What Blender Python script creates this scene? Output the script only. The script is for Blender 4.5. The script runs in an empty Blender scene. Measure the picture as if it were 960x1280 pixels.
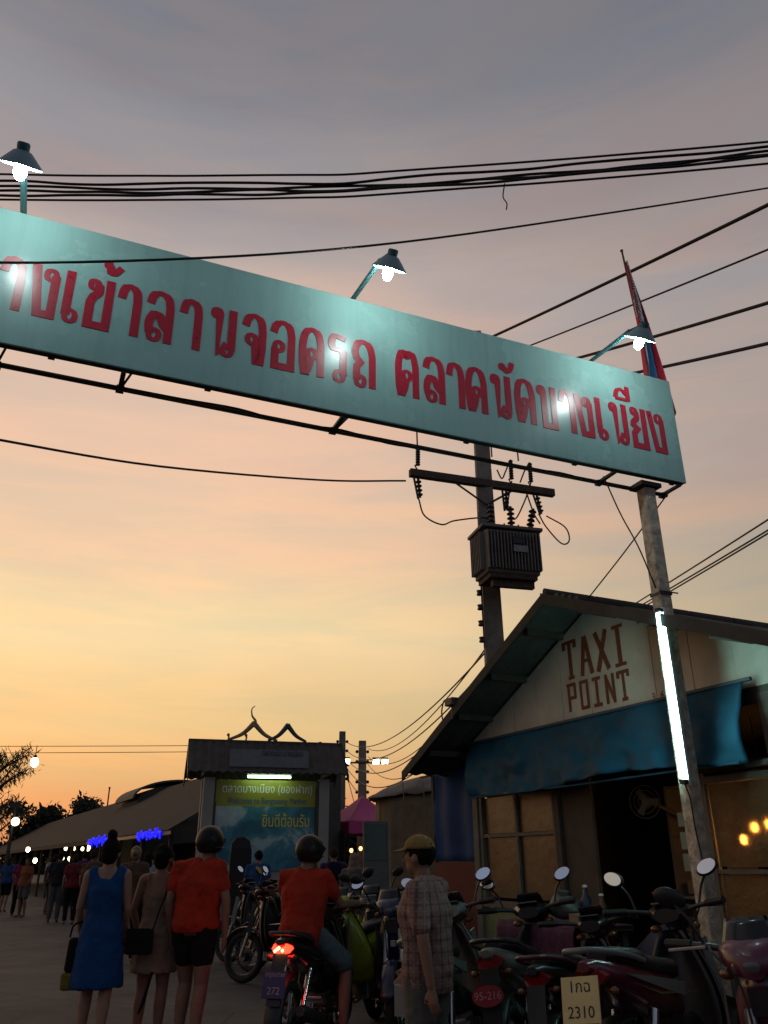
import bpy, bmesh, math, random
from mathutils import Vector as V, Matrix, Euler, noise as mnoise
random.seed(7)
R = math.radians
scene = bpy.context.scene
COL = scene.collection

# ------------------------------------------------------------------ camera
FPX = 1010.0
cam_d = bpy.data.cameras.new("camera")
cam_d.sensor_fit = 'VERTICAL'; cam_d.sensor_height = 24.0
cam_d.lens = FPX / 1280.0 * 24.0
cam_d.clip_start = 0.05; cam_d.clip_end = 3000
cam = bpy.data.objects.new("camera", cam_d); COL.objects.link(cam)
cam.matrix_world = Matrix.Translation((0, 0, 1.42)) @ Matrix.Rotation(R(90 + 23.4), 4, 'X') @ Matrix.Rotation(R(-0.4), 4, 'Z')
scene.camera = cam

# ------------------------------------------------------------------ render look
scene.view_settings.view_transform = 'Standard'
scene.view_settings.look = 'None'
scene.view_settings.exposure = 0.0
scene.view_settings.gamma = 1.0
scene.view_settings.use_curve_mapping = False
scene.cycles.use_denoising = True
scene.cycles.max_bounces = 6
scene.cycles.sample_clamp_indirect = 4.0

def lin(c):
    return tuple(((x / 255 / 12.92) if x / 255 <= .04045 else ((x / 255 + .055) / 1.055) ** 2.4) for x in c)

# ------------------------------------------------------------------ sky (dusk, the sun just gone down to the front left)
SUN_AZ = R(-34)          # measured from +Y towards +X
world = bpy.data.worlds.new("World"); scene.world = world; world.use_nodes = True
nt = world.node_tree; nt.nodes.clear()
def N(t, typ, **kw):
    n = t.nodes.new(typ)
    for k, v in kw.items(): setattr(n, k, v)
    return n
def mth(t, op, a, b=None, c=None, clamp=False):
    n = N(t, 'ShaderNodeMath', operation=op); n.use_clamp = clamp
    for i, x in enumerate((a, b, c)):
        if x is None: continue
        if isinstance(x, (int, float)): n.inputs[i].default_value = x
        else: t.links.new(x, n.inputs[i])
    return n.outputs[0]
def ramp(t, fac, stops, interp='EASE'):
    n = N(t, 'ShaderNodeValToRGB'); cr = n.color_ramp; cr.interpolation = interp
    while len(cr.elements) < len(stops): cr.elements.new(0.5)
    for e, (p, c) in zip(cr.elements, stops): e.position = p; e.color = (*c, 1)
    t.links.new(fac, n.inputs[0]); return n.outputs[0]
def mixc(t, fac, a, b, mode='MIX'):
    n = N(t, 'ShaderNodeMix', data_type='RGBA', blend_type=mode)
    for s, x in ((n.inputs[0], fac), (n.inputs[6], a), (n.inputs[7], b)):
        if isinstance(x, (int, float)): s.default_value = x
        elif isinstance(x, tuple): s.default_value = (*x, 1)
        else: t.links.new(x, s)
    return n.outputs[2]
tc = N(nt, 'ShaderNodeTexCoord')
sep = N(nt, 'ShaderNodeSeparateXYZ'); nt.links.new(tc.outputs['Generated'], sep.inputs[0])
mp = N(nt, 'ShaderNodeMapping'); mp.inputs['Scale'].default_value = (1.6, 1.6, 11.0); mp.inputs['Rotation'].default_value = (0.02, 0.05, 0)
nt.links.new(tc.outputs['Generated'], mp.inputs[0])
cl = N(nt, 'ShaderNodeTexNoise'); cl.inputs['Scale'].default_value = 1.5; cl.inputs['Detail'].default_value = 5; cl.inputs['Roughness'].default_value = .52; cl.inputs['Distortion'].default_value = .35
nt.links.new(mp.outputs[0], cl.inputs['Vector'])
mp2 = N(nt, 'ShaderNodeMapping'); mp2.inputs['Scale'].default_value = (1.0, 1.0, 3.2); mp2.inputs['Location'].default_value = (3.1, 1.7, .4)
nt.links.new(tc.outputs['Generated'], mp2.inputs[0])
cl2 = N(nt, 'ShaderNodeTexNoise'); cl2.inputs['Scale'].default_value = 2.3; cl2.inputs['Detail'].default_value = 6; cl2.inputs['Roughness'].default_value = .55
nt.links.new(mp2.outputs[0], cl2.inputs['Vector'])
zz = sep.outputs['Z']
cloud = mth(nt, 'SUBTRACT', cl.outputs['Fac'], .5)
cloud2 = mth(nt, 'SUBTRACT', cl2.outputs['Fac'], .5)
zd = mth(nt, 'MULTIPLY_ADD', cloud, .05, zz)
hl = mth(nt, 'SQRT', mth(nt, 'MAXIMUM', mth(nt, 'SUBTRACT', 1.0, mth(nt, 'MULTIPLY', zz, zz)), .0001))
dt = mth(nt, 'ADD', mth(nt, 'MULTIPLY', sep.outputs['X'], math.sin(SUN_AZ)), mth(nt, 'MULTIPLY', sep.outputs['Y'], math.cos(SUN_AZ)))
cosaz = mth(nt, 'DIVIDE', dt, hl)
def srgb(stops): return [(p, lin(c)) for p, c in stops]
sunset = ramp(nt, zd, srgb([(0, (222, 138, 92)), (.05, (232, 158, 106)), (.10, (236, 184, 124)), (.15, (240, 202, 142)), (.25, (253, 222, 168)), (.36, (248, 207, 169)), (.46, (236, 199, 172)), (.59, (211, 187, 174)), (.70, (163, 154, 154)), (.80, (130, 129, 136)), (1, (112, 115, 124))]))
side = ramp(nt, zd, srgb([(0, (206, 132, 92)), (.07, (212, 148, 104)), (.13, (200, 166, 124)), (.22, (182, 168, 143)), (.30, (174, 164, 147)), (.36, (185, 165, 149)), (.45, (184, 164, 153)), (.59, (167, 156, 153)), (.70, (141, 136, 140)), (.80, (122, 122, 129)), (1, (108, 111, 121))]))
away = ramp(nt, zd, srgb([(0, (88, 86, 96)), (.15, (108, 107, 120)), (.35, (128, 134, 156)), (.7, (100, 102, 114)), (1, (92, 94, 105))]))
f1 = N(nt, 'ShaderNodeMapRange', interpolation_type='SMOOTHSTEP'); nt.links.new(cosaz, f1.inputs[0]); f1.inputs[1].default_value = .42; f1.inputs[2].default_value = 1.0
f2 = N(nt, 'ShaderNodeMapRange', interpolation_type='SMOOTHSTEP'); nt.links.new(cosaz, f2.inputs[0]); f2.inputs[1].default_value = -.45; f2.inputs[2].default_value = .5
sk = mixc(nt, f1.outputs[0], side, sunset)
sk = mixc(nt, f2.outputs[0], away, sk)
# thin cloud bars: slightly rosier / greyer
cf = N(nt, 'ShaderNodeMapRange', interpolation_type='SMOOTHSTEP'); nt.links.new(cl.outputs['Fac'], cf.inputs[0]); cf.inputs[1].default_value = .48; cf.inputs[2].default_value = .68
cfm = mth(nt, 'MULTIPLY', cf.outputs[0], .6)
sk = mixc(nt, cfm, sk, mixc(nt, 1.0, sk, (1.05, .955, .93), 'MULTIPLY'))
cf2 = N(nt, 'ShaderNodeMapRange', interpolation_type='SMOOTHSTEP'); nt.links.new(cl2.outputs['Fac'], cf2.inputs[0]); cf2.inputs[1].default_value = .40; cf2.inputs[2].default_value = .66
sk = mixc(nt, mth(nt, 'MULTIPLY', cf2.outputs[0], .6), sk, mixc(nt, 1.0, sk, (.88, .93, .99), 'MULTIPLY'))
mp3 = N(nt, 'ShaderNodeMapping'); mp3.inputs['Scale'].default_value = (1.0, 1.0, 7.5); mp3.inputs['Rotation'].default_value = (.05, -.06, .3); mp3.inputs['Location'].default_value = (.7, 2.2, .3)
nt.links.new(tc.outputs['Generated'], mp3.inputs[0])
cl3 = N(nt, 'ShaderNodeTexNoise'); cl3.inputs['Scale'].default_value = 2.1; cl3.inputs['Detail'].default_value = 8; cl3.inputs['Roughness'].default_value = .58; cl3.inputs['Distortion'].default_value = .6
nt.links.new(mp3.outputs[0], cl3.inputs['Vector'])
stf = N(nt, 'ShaderNodeMapRange', interpolation_type='SMOOTHSTEP'); nt.links.new(cl3.outputs['Fac'], stf.inputs[0]); stf.inputs[1].default_value = .38; stf.inputs[2].default_value = .64
sk = mixc(nt, mth(nt, 'MULTIPLY', mth(nt, 'SUBTRACT', 1.0, stf.outputs[0]), .8), sk, mixc(nt, 1.0, sk, (.88, .935, .98), 'MULTIPLY'))
sk = mixc(nt, mth(nt, 'MULTIPLY', stf.outputs[0], .75), sk, mixc(nt, 1.0, sk, (1.09, 1.0, .93), 'MULTIPLY'))
nis = N(nt, 'ShaderNodeTexSky', sky_type='NISHITA'); nis.sun_disc = False; nis.sun_elevation = R(1.0); nis.sun_rotation = SUN_AZ; nis.dust_density = 3
sk = mixc(nt, .02, sk, nis.outputs[0])
bg = N(nt, 'ShaderNodeBackground'); nt.links.new(sk, bg.inputs[0]); bg.inputs[1].default_value = 1.0
wo = N(nt, 'ShaderNodeOutputWorld'); nt.links.new(bg.outputs[0], wo.inputs[0])

sun_d = bpy.data.lights.new("sun", 'SUN'); sun_d.energy = .12; sun_d.angle = R(14); sun_d.color = (1, .62, .36)
sun = bpy.data.objects.new("sun", sun_d); COL.objects.link(sun)
sd = V((math.sin(SUN_AZ), math.cos(SUN_AZ), math.tan(R(2.5)))).normalized()
sun.rotation_euler = sd.to_track_quat('Z', 'Y').to_euler(); sun.location = (-20, 30, 20)

# ------------------------------------------------------------------ materials
MATS = {}
KEEP = ('turquoise_sign_paint', 'red_sign_letters', 'concrete', 'cream_painted_wall', 'navy_tarp', 'brown_tarp', 'pink_canopy')      # used as given; other non-metals are darkened to imitate a contrasty, shadow-crushing exposure
def M(name, col, rough=.6, metal=0, var=.18, scale=6, bump=0, bscale=60, spec=.4, coat=0, alpha=None, trans=0):
    if name in MATS: return MATS[name]
    if metal < .8: col = tuple(c * (.68 if c < .5 else .85) for c in col) if name not in KEEP else col
    m = bpy.data.materials.new(name); m.use_nodes = True; t = m.node_tree
    b = t.nodes['Principled BSDF']
    tcn = N(t, 'ShaderNodeTexCoord'); no = N(t, 'ShaderNodeTexNoise')
    no.inputs['Scale'].default_value = scale; no.inputs['Detail'].default_value = 5; no.inputs['Roughness'].default_value = .6
    t.links.new(tcn.outputs['Object'], no.inputs['Vector'])
    lo = tuple(max(0, c * (1 - var)) for c in col); hi = tuple(min(1, c * (1 + var)) for c in col)
    c = ramp(t, no.outputs['Fac'], [(.3, lo), (.7, hi)], 'LINEAR'); t.links.new(c, b.inputs['Base Color'])
    rr = mth(t, 'MULTIPLY_ADD', no.outputs['Fac'], .18, rough - .09, clamp=True); t.links.new(rr, b.inputs['Roughness'])
    b.inputs['Metallic'].default_value = metal; b.inputs['Specular IOR Level'].default_value = spec
    b.inputs['Coat Weight'].default_value = coat; b.inputs['Coat Roughness'].default_value = .08
    b.inputs['Transmission Weight'].default_value = trans
    if bump:
        n2 = N(t, 'ShaderNodeTexNoise'); n2.inputs['Scale'].default_value = bscale; n2.inputs['Detail'].default_value = 4
        t.links.new(tcn.outputs['Object'], n2.inputs['Vector'])
        bp = N(t, 'ShaderNodeBump'); bp.inputs['Strength'].default_value = bump; bp.inputs['Distance'].default_value = .02
        t.links.new(n2.outputs['Fac'], bp.inputs['Height']); t.links.new(bp.outputs[0], b.inputs['Normal'])
    MATS[name] = m; return m
def E(name, col, strength):
    if name in MATS: return MATS[name]
    m = bpy.data.materials.new(name); m.use_nodes = True; b = m.node_tree.nodes['Principled BSDF']
    b.inputs['Base Color'].default_value = (*col, 1); b.inputs['Emission Color'].default_value = (*col, 1); b.inputs['Emission Strength'].default_value = strength
    b.inputs['Roughness'].default_value = .5
    MATS[name] = m; return m

# ------------------------------------------------------------------ mesh helpers
class MB:
    def __init__(s): s.v = []; s.f = []
    def add(s, vs, fs):
        o = len(s.v); s.v += [tuple(x) for x in vs]; s.f += [tuple(i + o for i in f) for f in fs]; return s
    def box(s, c, d, rot=None, top=1.0):
        x, y, z = (a / 2 for a in d)
        p = [V((i * x * (top if k > 0 else 1), j * y * (top if k > 0 else 1), k * z)) for k in (-1, 1) for j in (-1, 1) for i in (-1, 1)]
        if rot is not None:
            if isinstance(rot, (tuple, list)): rot = Euler(rot).to_matrix()
            p = [rot @ q for q in p]
        c = V(c)
        return s.add([q + c for q in p], [(0, 2, 3, 1), (4, 5, 7, 6), (0, 1, 5, 4), (2, 6, 7, 3), (0, 4, 6, 2), (1, 3, 7, 5)])
    def loft(s, rings, cap=True, closed=True):
        n = len(rings[0]); vs = [p for r in rings for p in r]; fs = []
        m = n if closed else n - 1
        for i in range(len(rings) - 1):
            for j in range(m):
                a = i * n + j; b = i * n + (j + 1) % n
                fs.append((a, b, b + n, a + n))
        if cap and closed:
            fs.append(tuple(range(n))[::-1]); fs.append(tuple((len(rings) - 1) * n + j for j in range(n)))
        return s.add(vs, fs)
    def tube(s, pts, r, n=8, flat=1.0, ref=None, cap=True):
        pts = [V(p) for p in pts]
        if not isinstance(r, (list, tuple)): r = [r] * len(pts)
        rings = []; prev = None
        for i, p in enumerate(pts):
            if i == 0: t = pts[1] - pts[0]
            elif i == len(pts) - 1: t = pts[-1] - pts[-2]
            else: t = (pts[i + 1] - p).normalized() + (p - pts[i - 1]).normalized()
            if t.length < 1e-9: t = V((0, 0, 1))
            t.normalize()
            u = prev if prev is not None else (V(ref) if ref is not None else (V((0, 0, 1)) if abs(t.z) < .9 else V((1, 0, 0))))
            u = u - t * u.dot(t)
            if u.length < 1e-6: u = t.orthogonal()
            u.normalize(); w = t.cross(u); prev = u
            rings.append([p + (u * math.cos(2 * math.pi * k / n) + w * math.sin(2 * math.pi * k / n) * flat) * r[i] for k in range(n)])
        return s.loft(rings, cap)
    def lathe(s, prof, c=(0, 0, 0), n=12, axis='Z', mtx=None):
        rings = []
        for r, h in prof:
            ring = []
            for k in range(n):
                a = 2 * math.pi * k / n; x, y = r * math.cos(a), r * math.sin(a)
                p = V((x, y, h)) if axis == 'Z' else (V((h, x, y)) if axis == 'X' else V((y, h, x)))
                if mtx is not None: p = mtx @ p
                ring.append(p + V(c))
            rings.append(ring)
        return s.loft(rings)
    def ball(s, c, r, nu=12, nv=8, rot=None):
        if isinstance(r, (int, float)): r = (r, r, r)
        rings = []
        for i in range(nv + 1):
            th = math.pi * (i + (.02 if i == 0 else -.02 if i == nv else 0)) / nv
            ring = []
            for k in range(nu):
                a = 2 * math.pi * k / nu
                p = V((r[0] * math.sin(th) * math.cos(a), r[1] * math.sin(th) * math.sin(a), -r[2] * math.cos(th)))
                if rot is not None: p = rot @ p
                ring.append(p + V(c))
            rings.append(ring)
        return s.loft(rings)
    def torus(s, c, R0, r, n=28, m=8, axis='X'):
        vs = []; fs = []
        for i in range(n):
            a = 2 * math.pi * i / n
            for j in range(m):
                b = 2 * math.pi * j / m; q = R0 + r * math.cos(b); h = r * math.sin(b)
                p = (h, q * math.cos(a), q * math.sin(a)) if axis == 'X' else (q * math.cos(a), q * math.sin(a), h)
                vs.append(V(p) + V(c))
        for i in range(n):
            for j in range(m):
                fs.append((i * m + j, ((i + 1) % n) * m + j, ((i + 1) % n) * m + (j + 1) % m, i * m + (j + 1) % m))
        return s.add(vs, fs)
    def prism(s, poly, o, u, w, th):
        o, u, w = V(o), V(u), V(w); nn = u.cross(w).normalized() * th
        a = [o + u * p[0] + w * p[1] for p in poly]; n = len(a)
        return s.add(a + [p + nn for p in a], [tuple(range(n))[::-1], tuple(range(n, 2 * n))] + [(i, (i + 1) % n, (i + 1) % n + n, i + n) for i in range(n)])
    def sheet(s, fn, nu, nv, th):
        """a sheet with thickness: fn(u, v) gives a point"""
        P = [[V(fn(i / nu, j / nv)) for j in range(nv + 1)] for i in range(nu + 1)]
        def nrm(i, j):
            a = P[min(i + 1, nu)][j] - P[max(i - 1, 0)][j]; b = P[i][min(j + 1, nv)] - P[i][max(j - 1, 0)]
            c = a.cross(b); return c.normalized() if c.length > 1e-12 else V((0, 0, 1))
        k = nv + 1; tot = (nu + 1) * k
        vs = [P[i][j] for i in range(nu + 1) for j in range(k)] + [P[i][j] - nrm(i, j) * th for i in range(nu + 1) for j in range(k)]
        fs = []
        for i in range(nu):
            for j in range(nv):
                a = i * k + j; fs.append((a, a + k, a + k + 1, a + 1)); a += tot; fs.append((a, a + 1, a + k + 1, a + k))
        edge = [(i, 0) for i in range(nu)] + [(nu, j) for j in range(nv)] + [(i, nv) for i in range(nu, 0, -1)] + [(0, j) for j in range(nv, 0, -1)]
        for q in range(len(edge)):
            a = edge[q][0] * k + edge[q][1]; e2 = edge[(q + 1) % len(edge)]; b = e2[0] * k + e2[1]
            fs.append((a, a + tot, b + tot, b))
        return s.add(vs, fs)
    def mesh(s, name):
        me = bpy.data.meshes.new(name); me.from_pydata(s.v, [], s.f); me.update()
        bm = bmesh.new(); bm.from_mesh(me); bmesh.ops.recalc_face_normals(bm, faces=bm.faces); bm.to_mesh(me); bm.free()
        return me
    def build(s, name, mat, parent=None, smooth=False, bevel=0):
        me = s.mesh(name); me.materials.append(mat)
        return link(name, me, parent, smooth, bevel)
def link(name, me, parent=None, smooth=False, bevel=0):
    o = bpy.data.objects.new(name, me); COL.objects.link(o)
    if parent is not None: o.parent = parent
    if smooth:
        me.polygons.foreach_set('use_smooth', [True] * len(me.polygons))
        if smooth != 'all':
            try: me.set_sharp_from_angle(angle=R(45))
            except Exception: pass
    if bevel:
        b = o.modifiers.new('bevel', 'BEVEL'); b.width = bevel; b.segments = 2; b.limit_method = 'ANGLE'; b.angle_limit = R(40)
    return o
def tag(o, label=None, cat=None, group=None, kind=None):
    if label: o['label'] = label
    if cat: o['category'] = cat
    if group: o['group'] = group
    if kind: o['kind'] = kind
    return o
def thing(name, label, cat, loc=(0, 0, 0), rz=0, group=None, rx=0, ry=0):
    o = bpy.data.objects.new(name, None); COL.objects.link(o); o.empty_display_size = .1
    o.location = loc; o.rotation_euler = (rx, ry, rz)
    return tag(o, label, cat, group)
def copy_tree(o, parent=None):
    c = o.copy(); COL.objects.link(c)
    if parent is not None: c.parent = parent
    for ch in o.children: copy_tree(ch, c)
    return c
DG = None
def text_mesh(s, size, name='lettering', align='CENTER', sx=1.0, th=.002):
    c = bpy.data.curves.new('text_source', 'FONT'); c.body = s; c.size = size; c.align_x = align; c.extrude = th / 2; c.resolution_u = 3
    ob = bpy.data.objects.new('text_source', c); COL.objects.link(ob)
    me = bpy.data.meshes.new_from_object(ob); me.name = name
    bpy.data.objects.remove(ob); bpy.data.curves.remove(c)
    me.transform(Matrix.Diagonal((sx, 1, 1, 1)))
    return me
def place_text(s, size, mat, parent, o, u, w, name='lettering', align='CENTER', sx=1.0, th=.002):
    """lettering with its baseline starting at o, reading along u, upright along w (parent space)"""
    me = text_mesh(s, size, name, align, sx, th); me.materials.clear(); me.materials.append(mat)
    u, w = V(u).normalized(), V(w).normalized(); n = u.cross(w)
    m = Matrix((u, w, n)).transposed().to_4x4(); m.translation = V(o); me.transform(m)
    return link(name, me, parent)
def bez(pts, k=6):
    """Catmull-Rom through pts"""
    P = [V(p) for p in pts]; P = [P[0] * 2 - P[1]] + P + [P[-1] * 2 - P[-2]]; out = []
    for i in range(1, len(P) - 2):
        for q in range(k):
            t = q / k; a, b, c, d = P[i - 1], P[i], P[i + 1], P[i + 2]
            out.append(.5 * (2 * b + (c - a) * t + (2 * a - 5 * b + 4 * c - d) * t * t + (3 * b - a - 3 * c + d) * t ** 3))
    out.append(P[-2]); return out
def sag(a, b, s, k=14):
    a, b = V(a), V(b); return [a.lerp(b, i / k) - V((0, 0, 4 * s * (i / k) * (1 - i / k))) for i in range(k + 1)]

# ------------------------------------------------------------------ palette
ASPH = M('asphalt', (.085, .085, .085), .82, var=.35, scale=1.3, bump=.5, bscale=45)
CONC = M('concrete', (.40, .35, .27), .9, var=.45, scale=16, bump=.6, bscale=40)
CONCD = M('weathered_concrete', (.28, .25, .21), .9, var=.3, scale=6, bump=.4, bscale=40)
STEEL = M('dark_painted_steel', (.05, .052, .05), .5, metal=.3, var=.3, scale=14)
RUST = M('rusty_steel', (.11, .075, .05), .8, var=.4, scale=18, bump=.3)
CABLE = M('black_cable', (.02, .019, .018), .6, var=.1)
BLACK = M('black_plastic', (.015, .015, .016), .42, var=.2, scale=30)
RUBBER = M('rubber', (.018, .018, .018), .8, var=.2, scale=40)
CHROME = M('chrome', (.62, .62, .62), .16, metal=1, var=.05)
ALU = M('cast_aluminium', (.30, .30, .30), .42, metal=.9, var=.15, scale=20)
GLASSY = M('mirror_glass', (.82, .84, .86), .04, metal=1, var=.01); 
CREAM = M('cream_painted_wall', (.44, .41, .34), .8, var=.2, scale=2.2, bump=.15, bscale=12)
TIMBER = M('painted_timber', (.17, .155, .125), .8, var=.22, scale=5, bump=.2)
TIMBERD = M('dark_timber', (.07, .052, .038), .8, var=.3, scale=6, bump=.2)
ROOFM = M('fibre_cement_roof', (.085, .08, .07), .9, var=.3, scale=3, bump=.3)
WHITEP = M('white_paint', (.72, .71, .68), .5, var=.06)
BULBW = E('bulb_glow', (.84, 1.0, .98), 215)
BULBF = E('warm_stall_bulb', (1, .78, .45), 14)

# ------------------------------------------------------------------ ground
t = ASPH.node_tree; b = t.nodes['Principled BSDF']; tcn = N(t, 'ShaderNodeTexCoord')
pn = N(t, 'ShaderNodeTexNoise'); pn.inputs['Scale'].default_value = .55; pn.inputs['Detail'].default_value = 8; pn.inputs['Roughness'].default_value = .7; t.links.new(tcn.outputs['Object'], pn.inputs['Vector'])
vo = N(t, 'ShaderNodeTexVoronoi', feature='DISTANCE_TO_EDGE'); vo.inputs['Scale'].default_value = .8; 
wv = N(t, 'ShaderNodeMix', data_type='VECTOR'); wv.inputs[0].default_value = .12; t.links.new(tcn.outputs['Object'], wv.inputs[4]); t.links.new(pn.outputs['Color'], wv.inputs[5]); t.links.new(wv.outputs[1], vo.inputs['Vector'])
crack = mth(t, 'LESS_THAN', vo.outputs['Distance'], .012)
old = b.inputs['Base Color'].links[0].from_socket
pc = mixc(t, 1.0, old, ramp(t, pn.outputs['Fac'], [(.35, (.55, .55, .55)), (.5, (1.0, .98, .95)), (.66, (1.5, 1.42, 1.32))], 'LINEAR'), 'MULTIPLY')
t.links.new(mixc(t, mth(t, 'MULTIPLY', crack, .6), pc, (.02, .02, .02)), b.inputs['Base Color'])
g = MB().add([(-700, -120, 0), (700, -120, 0), (700, 1400, 0), (-700, 1400, 0)], [(0, 1, 2, 3)]).build('ground', ASPH)
tag(g, kind='structure')

# ------------------------------------------------------------------ entrance sign across the road
SIGN_A = V((2.485, 6.0, 0)); SIGN_RZ = math.atan2(.391, .920)
SIGNF = M('turquoise_sign_paint', (.245, .41, .385), .27, var=.06, scale=1.2, bump=.03, bscale=1.6, spec=.45)
t = SIGNF.node_tree; b = t.nodes['Principled BSDF']; tcn = N(t, 'ShaderNodeTexCoord'); mpn = N(t, 'ShaderNodeMapping'); mpn.inputs['Scale'].default_value = (9, 1, .6)
t.links.new(tcn.outputs['Object'], mpn.inputs[0]); sn = N(t, 'ShaderNodeTexNoise'); sn.inputs['Scale'].default_value = 1.6; sn.inputs['Detail'].default_value = 7; sn.inputs['Roughness'].default_value = .65; t.links.new(mpn.outputs[0], sn.inputs['Vector'])
old = b.inputs['Base Color'].links[0].from_socket
t.links.new(mixc(t, 1.0, old, ramp(t, sn.outputs['Fac'], [(.32, (.90, .90, .89)), (.5, (1, 1, 1)), (.72, (1.04, 1.03, 1.03))], 'LINEAR'), 'MULTIPLY'), b.inputs['Base Color'])
REDP = M('red_sign_letters', (.36, .012, .028), .3, var=.12, scale=20)
sign = thing('entrance_sign', 'long turquoise entrance sign with red Thai lettering raised on concrete posts', 'sign', SIGN_A, SIGN_RZ)
SL = 5.9; SZ0, SZ1 = 4.255, 5.235
MB().box((-SL / 2, .008, (SZ0 + SZ1) / 2), (SL, .016, SZ1 - SZ0)).build('panel', SIGNF, sign, bevel=.003)
fr = MB()
for z in (SZ0 + .025, (SZ0 + SZ1) / 2, SZ1 - .025): fr.box((-SL / 2, .042, z), (SL - .02, .05, .04))
for i in range(7): fr.box((-.06 - i * (SL - .12) / 6, .092, (SZ0 + SZ1) / 2), (.04, .045, SZ1 - SZ0 - .04))
fr.build('back_frame', STEEL, sign)
MB().tube([(-SL, .24, SZ0 - .01), (-3.2, .24, SZ0 - .016), (.0, .24, SZ0 - .01)], .018, 8).build('lower_rail', RUST, sign)
for x in (-.05, -.70, -2.99, -4.45, -5.18):
    MB().box((x, .135, SZ0 - .014), (.03, .22, .02)).tube([(x + .06, .03, SZ0 + .02), (x, .22, SZ0 - .03)], .008, 6).box((x, .235, SZ0 - .02), (.05, .05, .035)).build('bracket', STEEL, sign)
wr = MB().tube(bez([(-SL, .16, SZ0 + .0)] + [(-SL + (i + 1) * SL / 16, .17 + .05 * random.random(), SZ0 - .025 - .03 * random.random()) for i in range(15)], 4), .007, 5)
wr.build('wiring', CABLE, sign)
for px in (-.317, -5.6):
    MB().box((px, .135, 2.09), (.105, .105, 4.22)).build('post', CONC, sign, bevel=.008)
    MB().box((px, .135, SZ0 - .035), (.20, .16, .035)).build('post_cap', STEEL, sign)
MB().tube([(-.317 - .09, .05, 3.30), (-.317 + .09, .05, 3.30)], .006, 5).box((-.317, .135, 3.30), (.117, .117, .02)).build('strap', STEEL, sign)

# letters of the sign: strokes in a unit box (height 1); ('o', x, y, r) is a ring
def ring(x, y, r): return [(x + r * math.cos(a * math.pi / 8), y + r * math.sin(a * math.pi / 8)) for a in range(17)]
def sm(*p): return [(q.x, q.y) for q in bez([(a, b, 0) for a, b in p], 6)]
GL = {
 'aa': (.42, [sm((.03, .70), (.07, .90), (.20, .97), (.34, .88), (.38, .68)) + [(.38, 0.0)]]),
 'ngo': (.50, [[(.02, .98), (.06, .72), (.17, .05), (.44, .05), (.44, .82)], ring(.34, .82, .10)]),
 'e': (.34, [[(.09, 1.0), (.09, .14)], ring(.19, .13, .11)]),
 'kho': (.56, [ring(.17, .84, .09), sm((.26, .86), (.27, .70), (.17, .60), (.12, .48)) + [(.12, .05), (.50, .05), (.50, .98)]]),
 'lo': (.56, [sm((.05, .74), (.10, .91), (.26, .98), (.44, .90), (.50, .70)) + [(.50, 0.0)], ring(.19, .13, .11), sm((.09, .15), (.06, .36), (.15, .54), (.28, .52), (.36, .36), (.50, .24))]),
 'no': (.60, [ring(.14, .86, .09), [(.21, .88), (.21, .05), (.42, .26)], [(.52, .98), (.52, .14)], ring(.43, .12, .10)]),
 'cho': (.50, [sm((.03, .74), (.09, .91), (.24, .98), (.40, .89), (.45, .68)) + [(.45, .30), (.42, .04), (.32, .04), (.28, .42)], ring(.19, .48, .10)]),
 'o': (.56, [sm((.05, .74), (.11, .91), (.27, .98), (.44, .90), (.50, .70)) + [(.50, .05), (.10, .05), (.10, .42)], ring(.19, .46, .10)]),
 'do': (.58, [[(.12, 0.0), (.07, .24)] + sm((.06, .40), (.06, .66), (.13, .90), (.29, .98), (.45, .90), (.52, .68)) + [(.52, 0.0)], ring(.29, .46, .10), sm((.27, .36), (.22, .18), (.14, .02))]),
 'to': (.60, [[(.12, 0.0), (.07, .24)] + sm((.06, .40), (.06, .68), (.12, .92), (.22, .98), (.29, .88), (.37, .98), (.48, .92), (.54, .68)) + [(.54, 0.0)], ring(.29, .46, .10), sm((.27, .36), (.22, .18), (.14, .02))]),
 'ro': (.46, [ring(.26, .12, .11), [(.37, .15), (.37, .60)] + sm((.37, .62), (.28, .68), (.10, .70), (.05, .84), (.14, .97), (.42, .93))]),
 'tho': (.58, [sm((.05, .74), (.11, .91), (.27, .98), (.45, .90), (.52, .68)) + [(.52, 0.0)], ring(.20, .12, .11), [(.10, .14), (.10, .42), (.20, .52), (.09, .62), (.05, .74)]]),
 'bo': (.60, [ring(.14, .86, .09), [(.21, .88), (.21, .05), (.52, .05), (.52, .98)]]),
 'yo': (.58, [ring(.17, .88, .08), sm((.25, .88), (.25, .72), (.13, .62), (.10, .54)) + [(.24, .46), (.11, .34), (.10, .05), (.50, .05), (.50, .98)]]),
 'tho2': (.62, [ring(.14, .86, .09), [(.21, .88), (.21, 0.0)], [(.21, .34)] + sm((.24, .50), (.34, .84), (.44, .98), (.53, .88), (.54, .68)) + [(.54, 0.0)]]),
 'maitho': (.34, [ring(.07, 1.30, .055), sm((.13, 1.30), (.12, 1.16), (.22, 1.15), (.36, 1.30))]),
 'hanakat': (.40, [ring(.08, 1.20, .06), sm((.14, 1.18), (.22, 1.10), (.34, 1.18), (.40, 1.34))]),
 'ii': (.50, [[(.02, 1.12), (.48, 1.12)] , sm((.03, 1.13), (.10, 1.30), (.26, 1.36), (.44, 1.26)), [(.48, 1.10), (.48, 1.46)]]),
}
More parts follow.
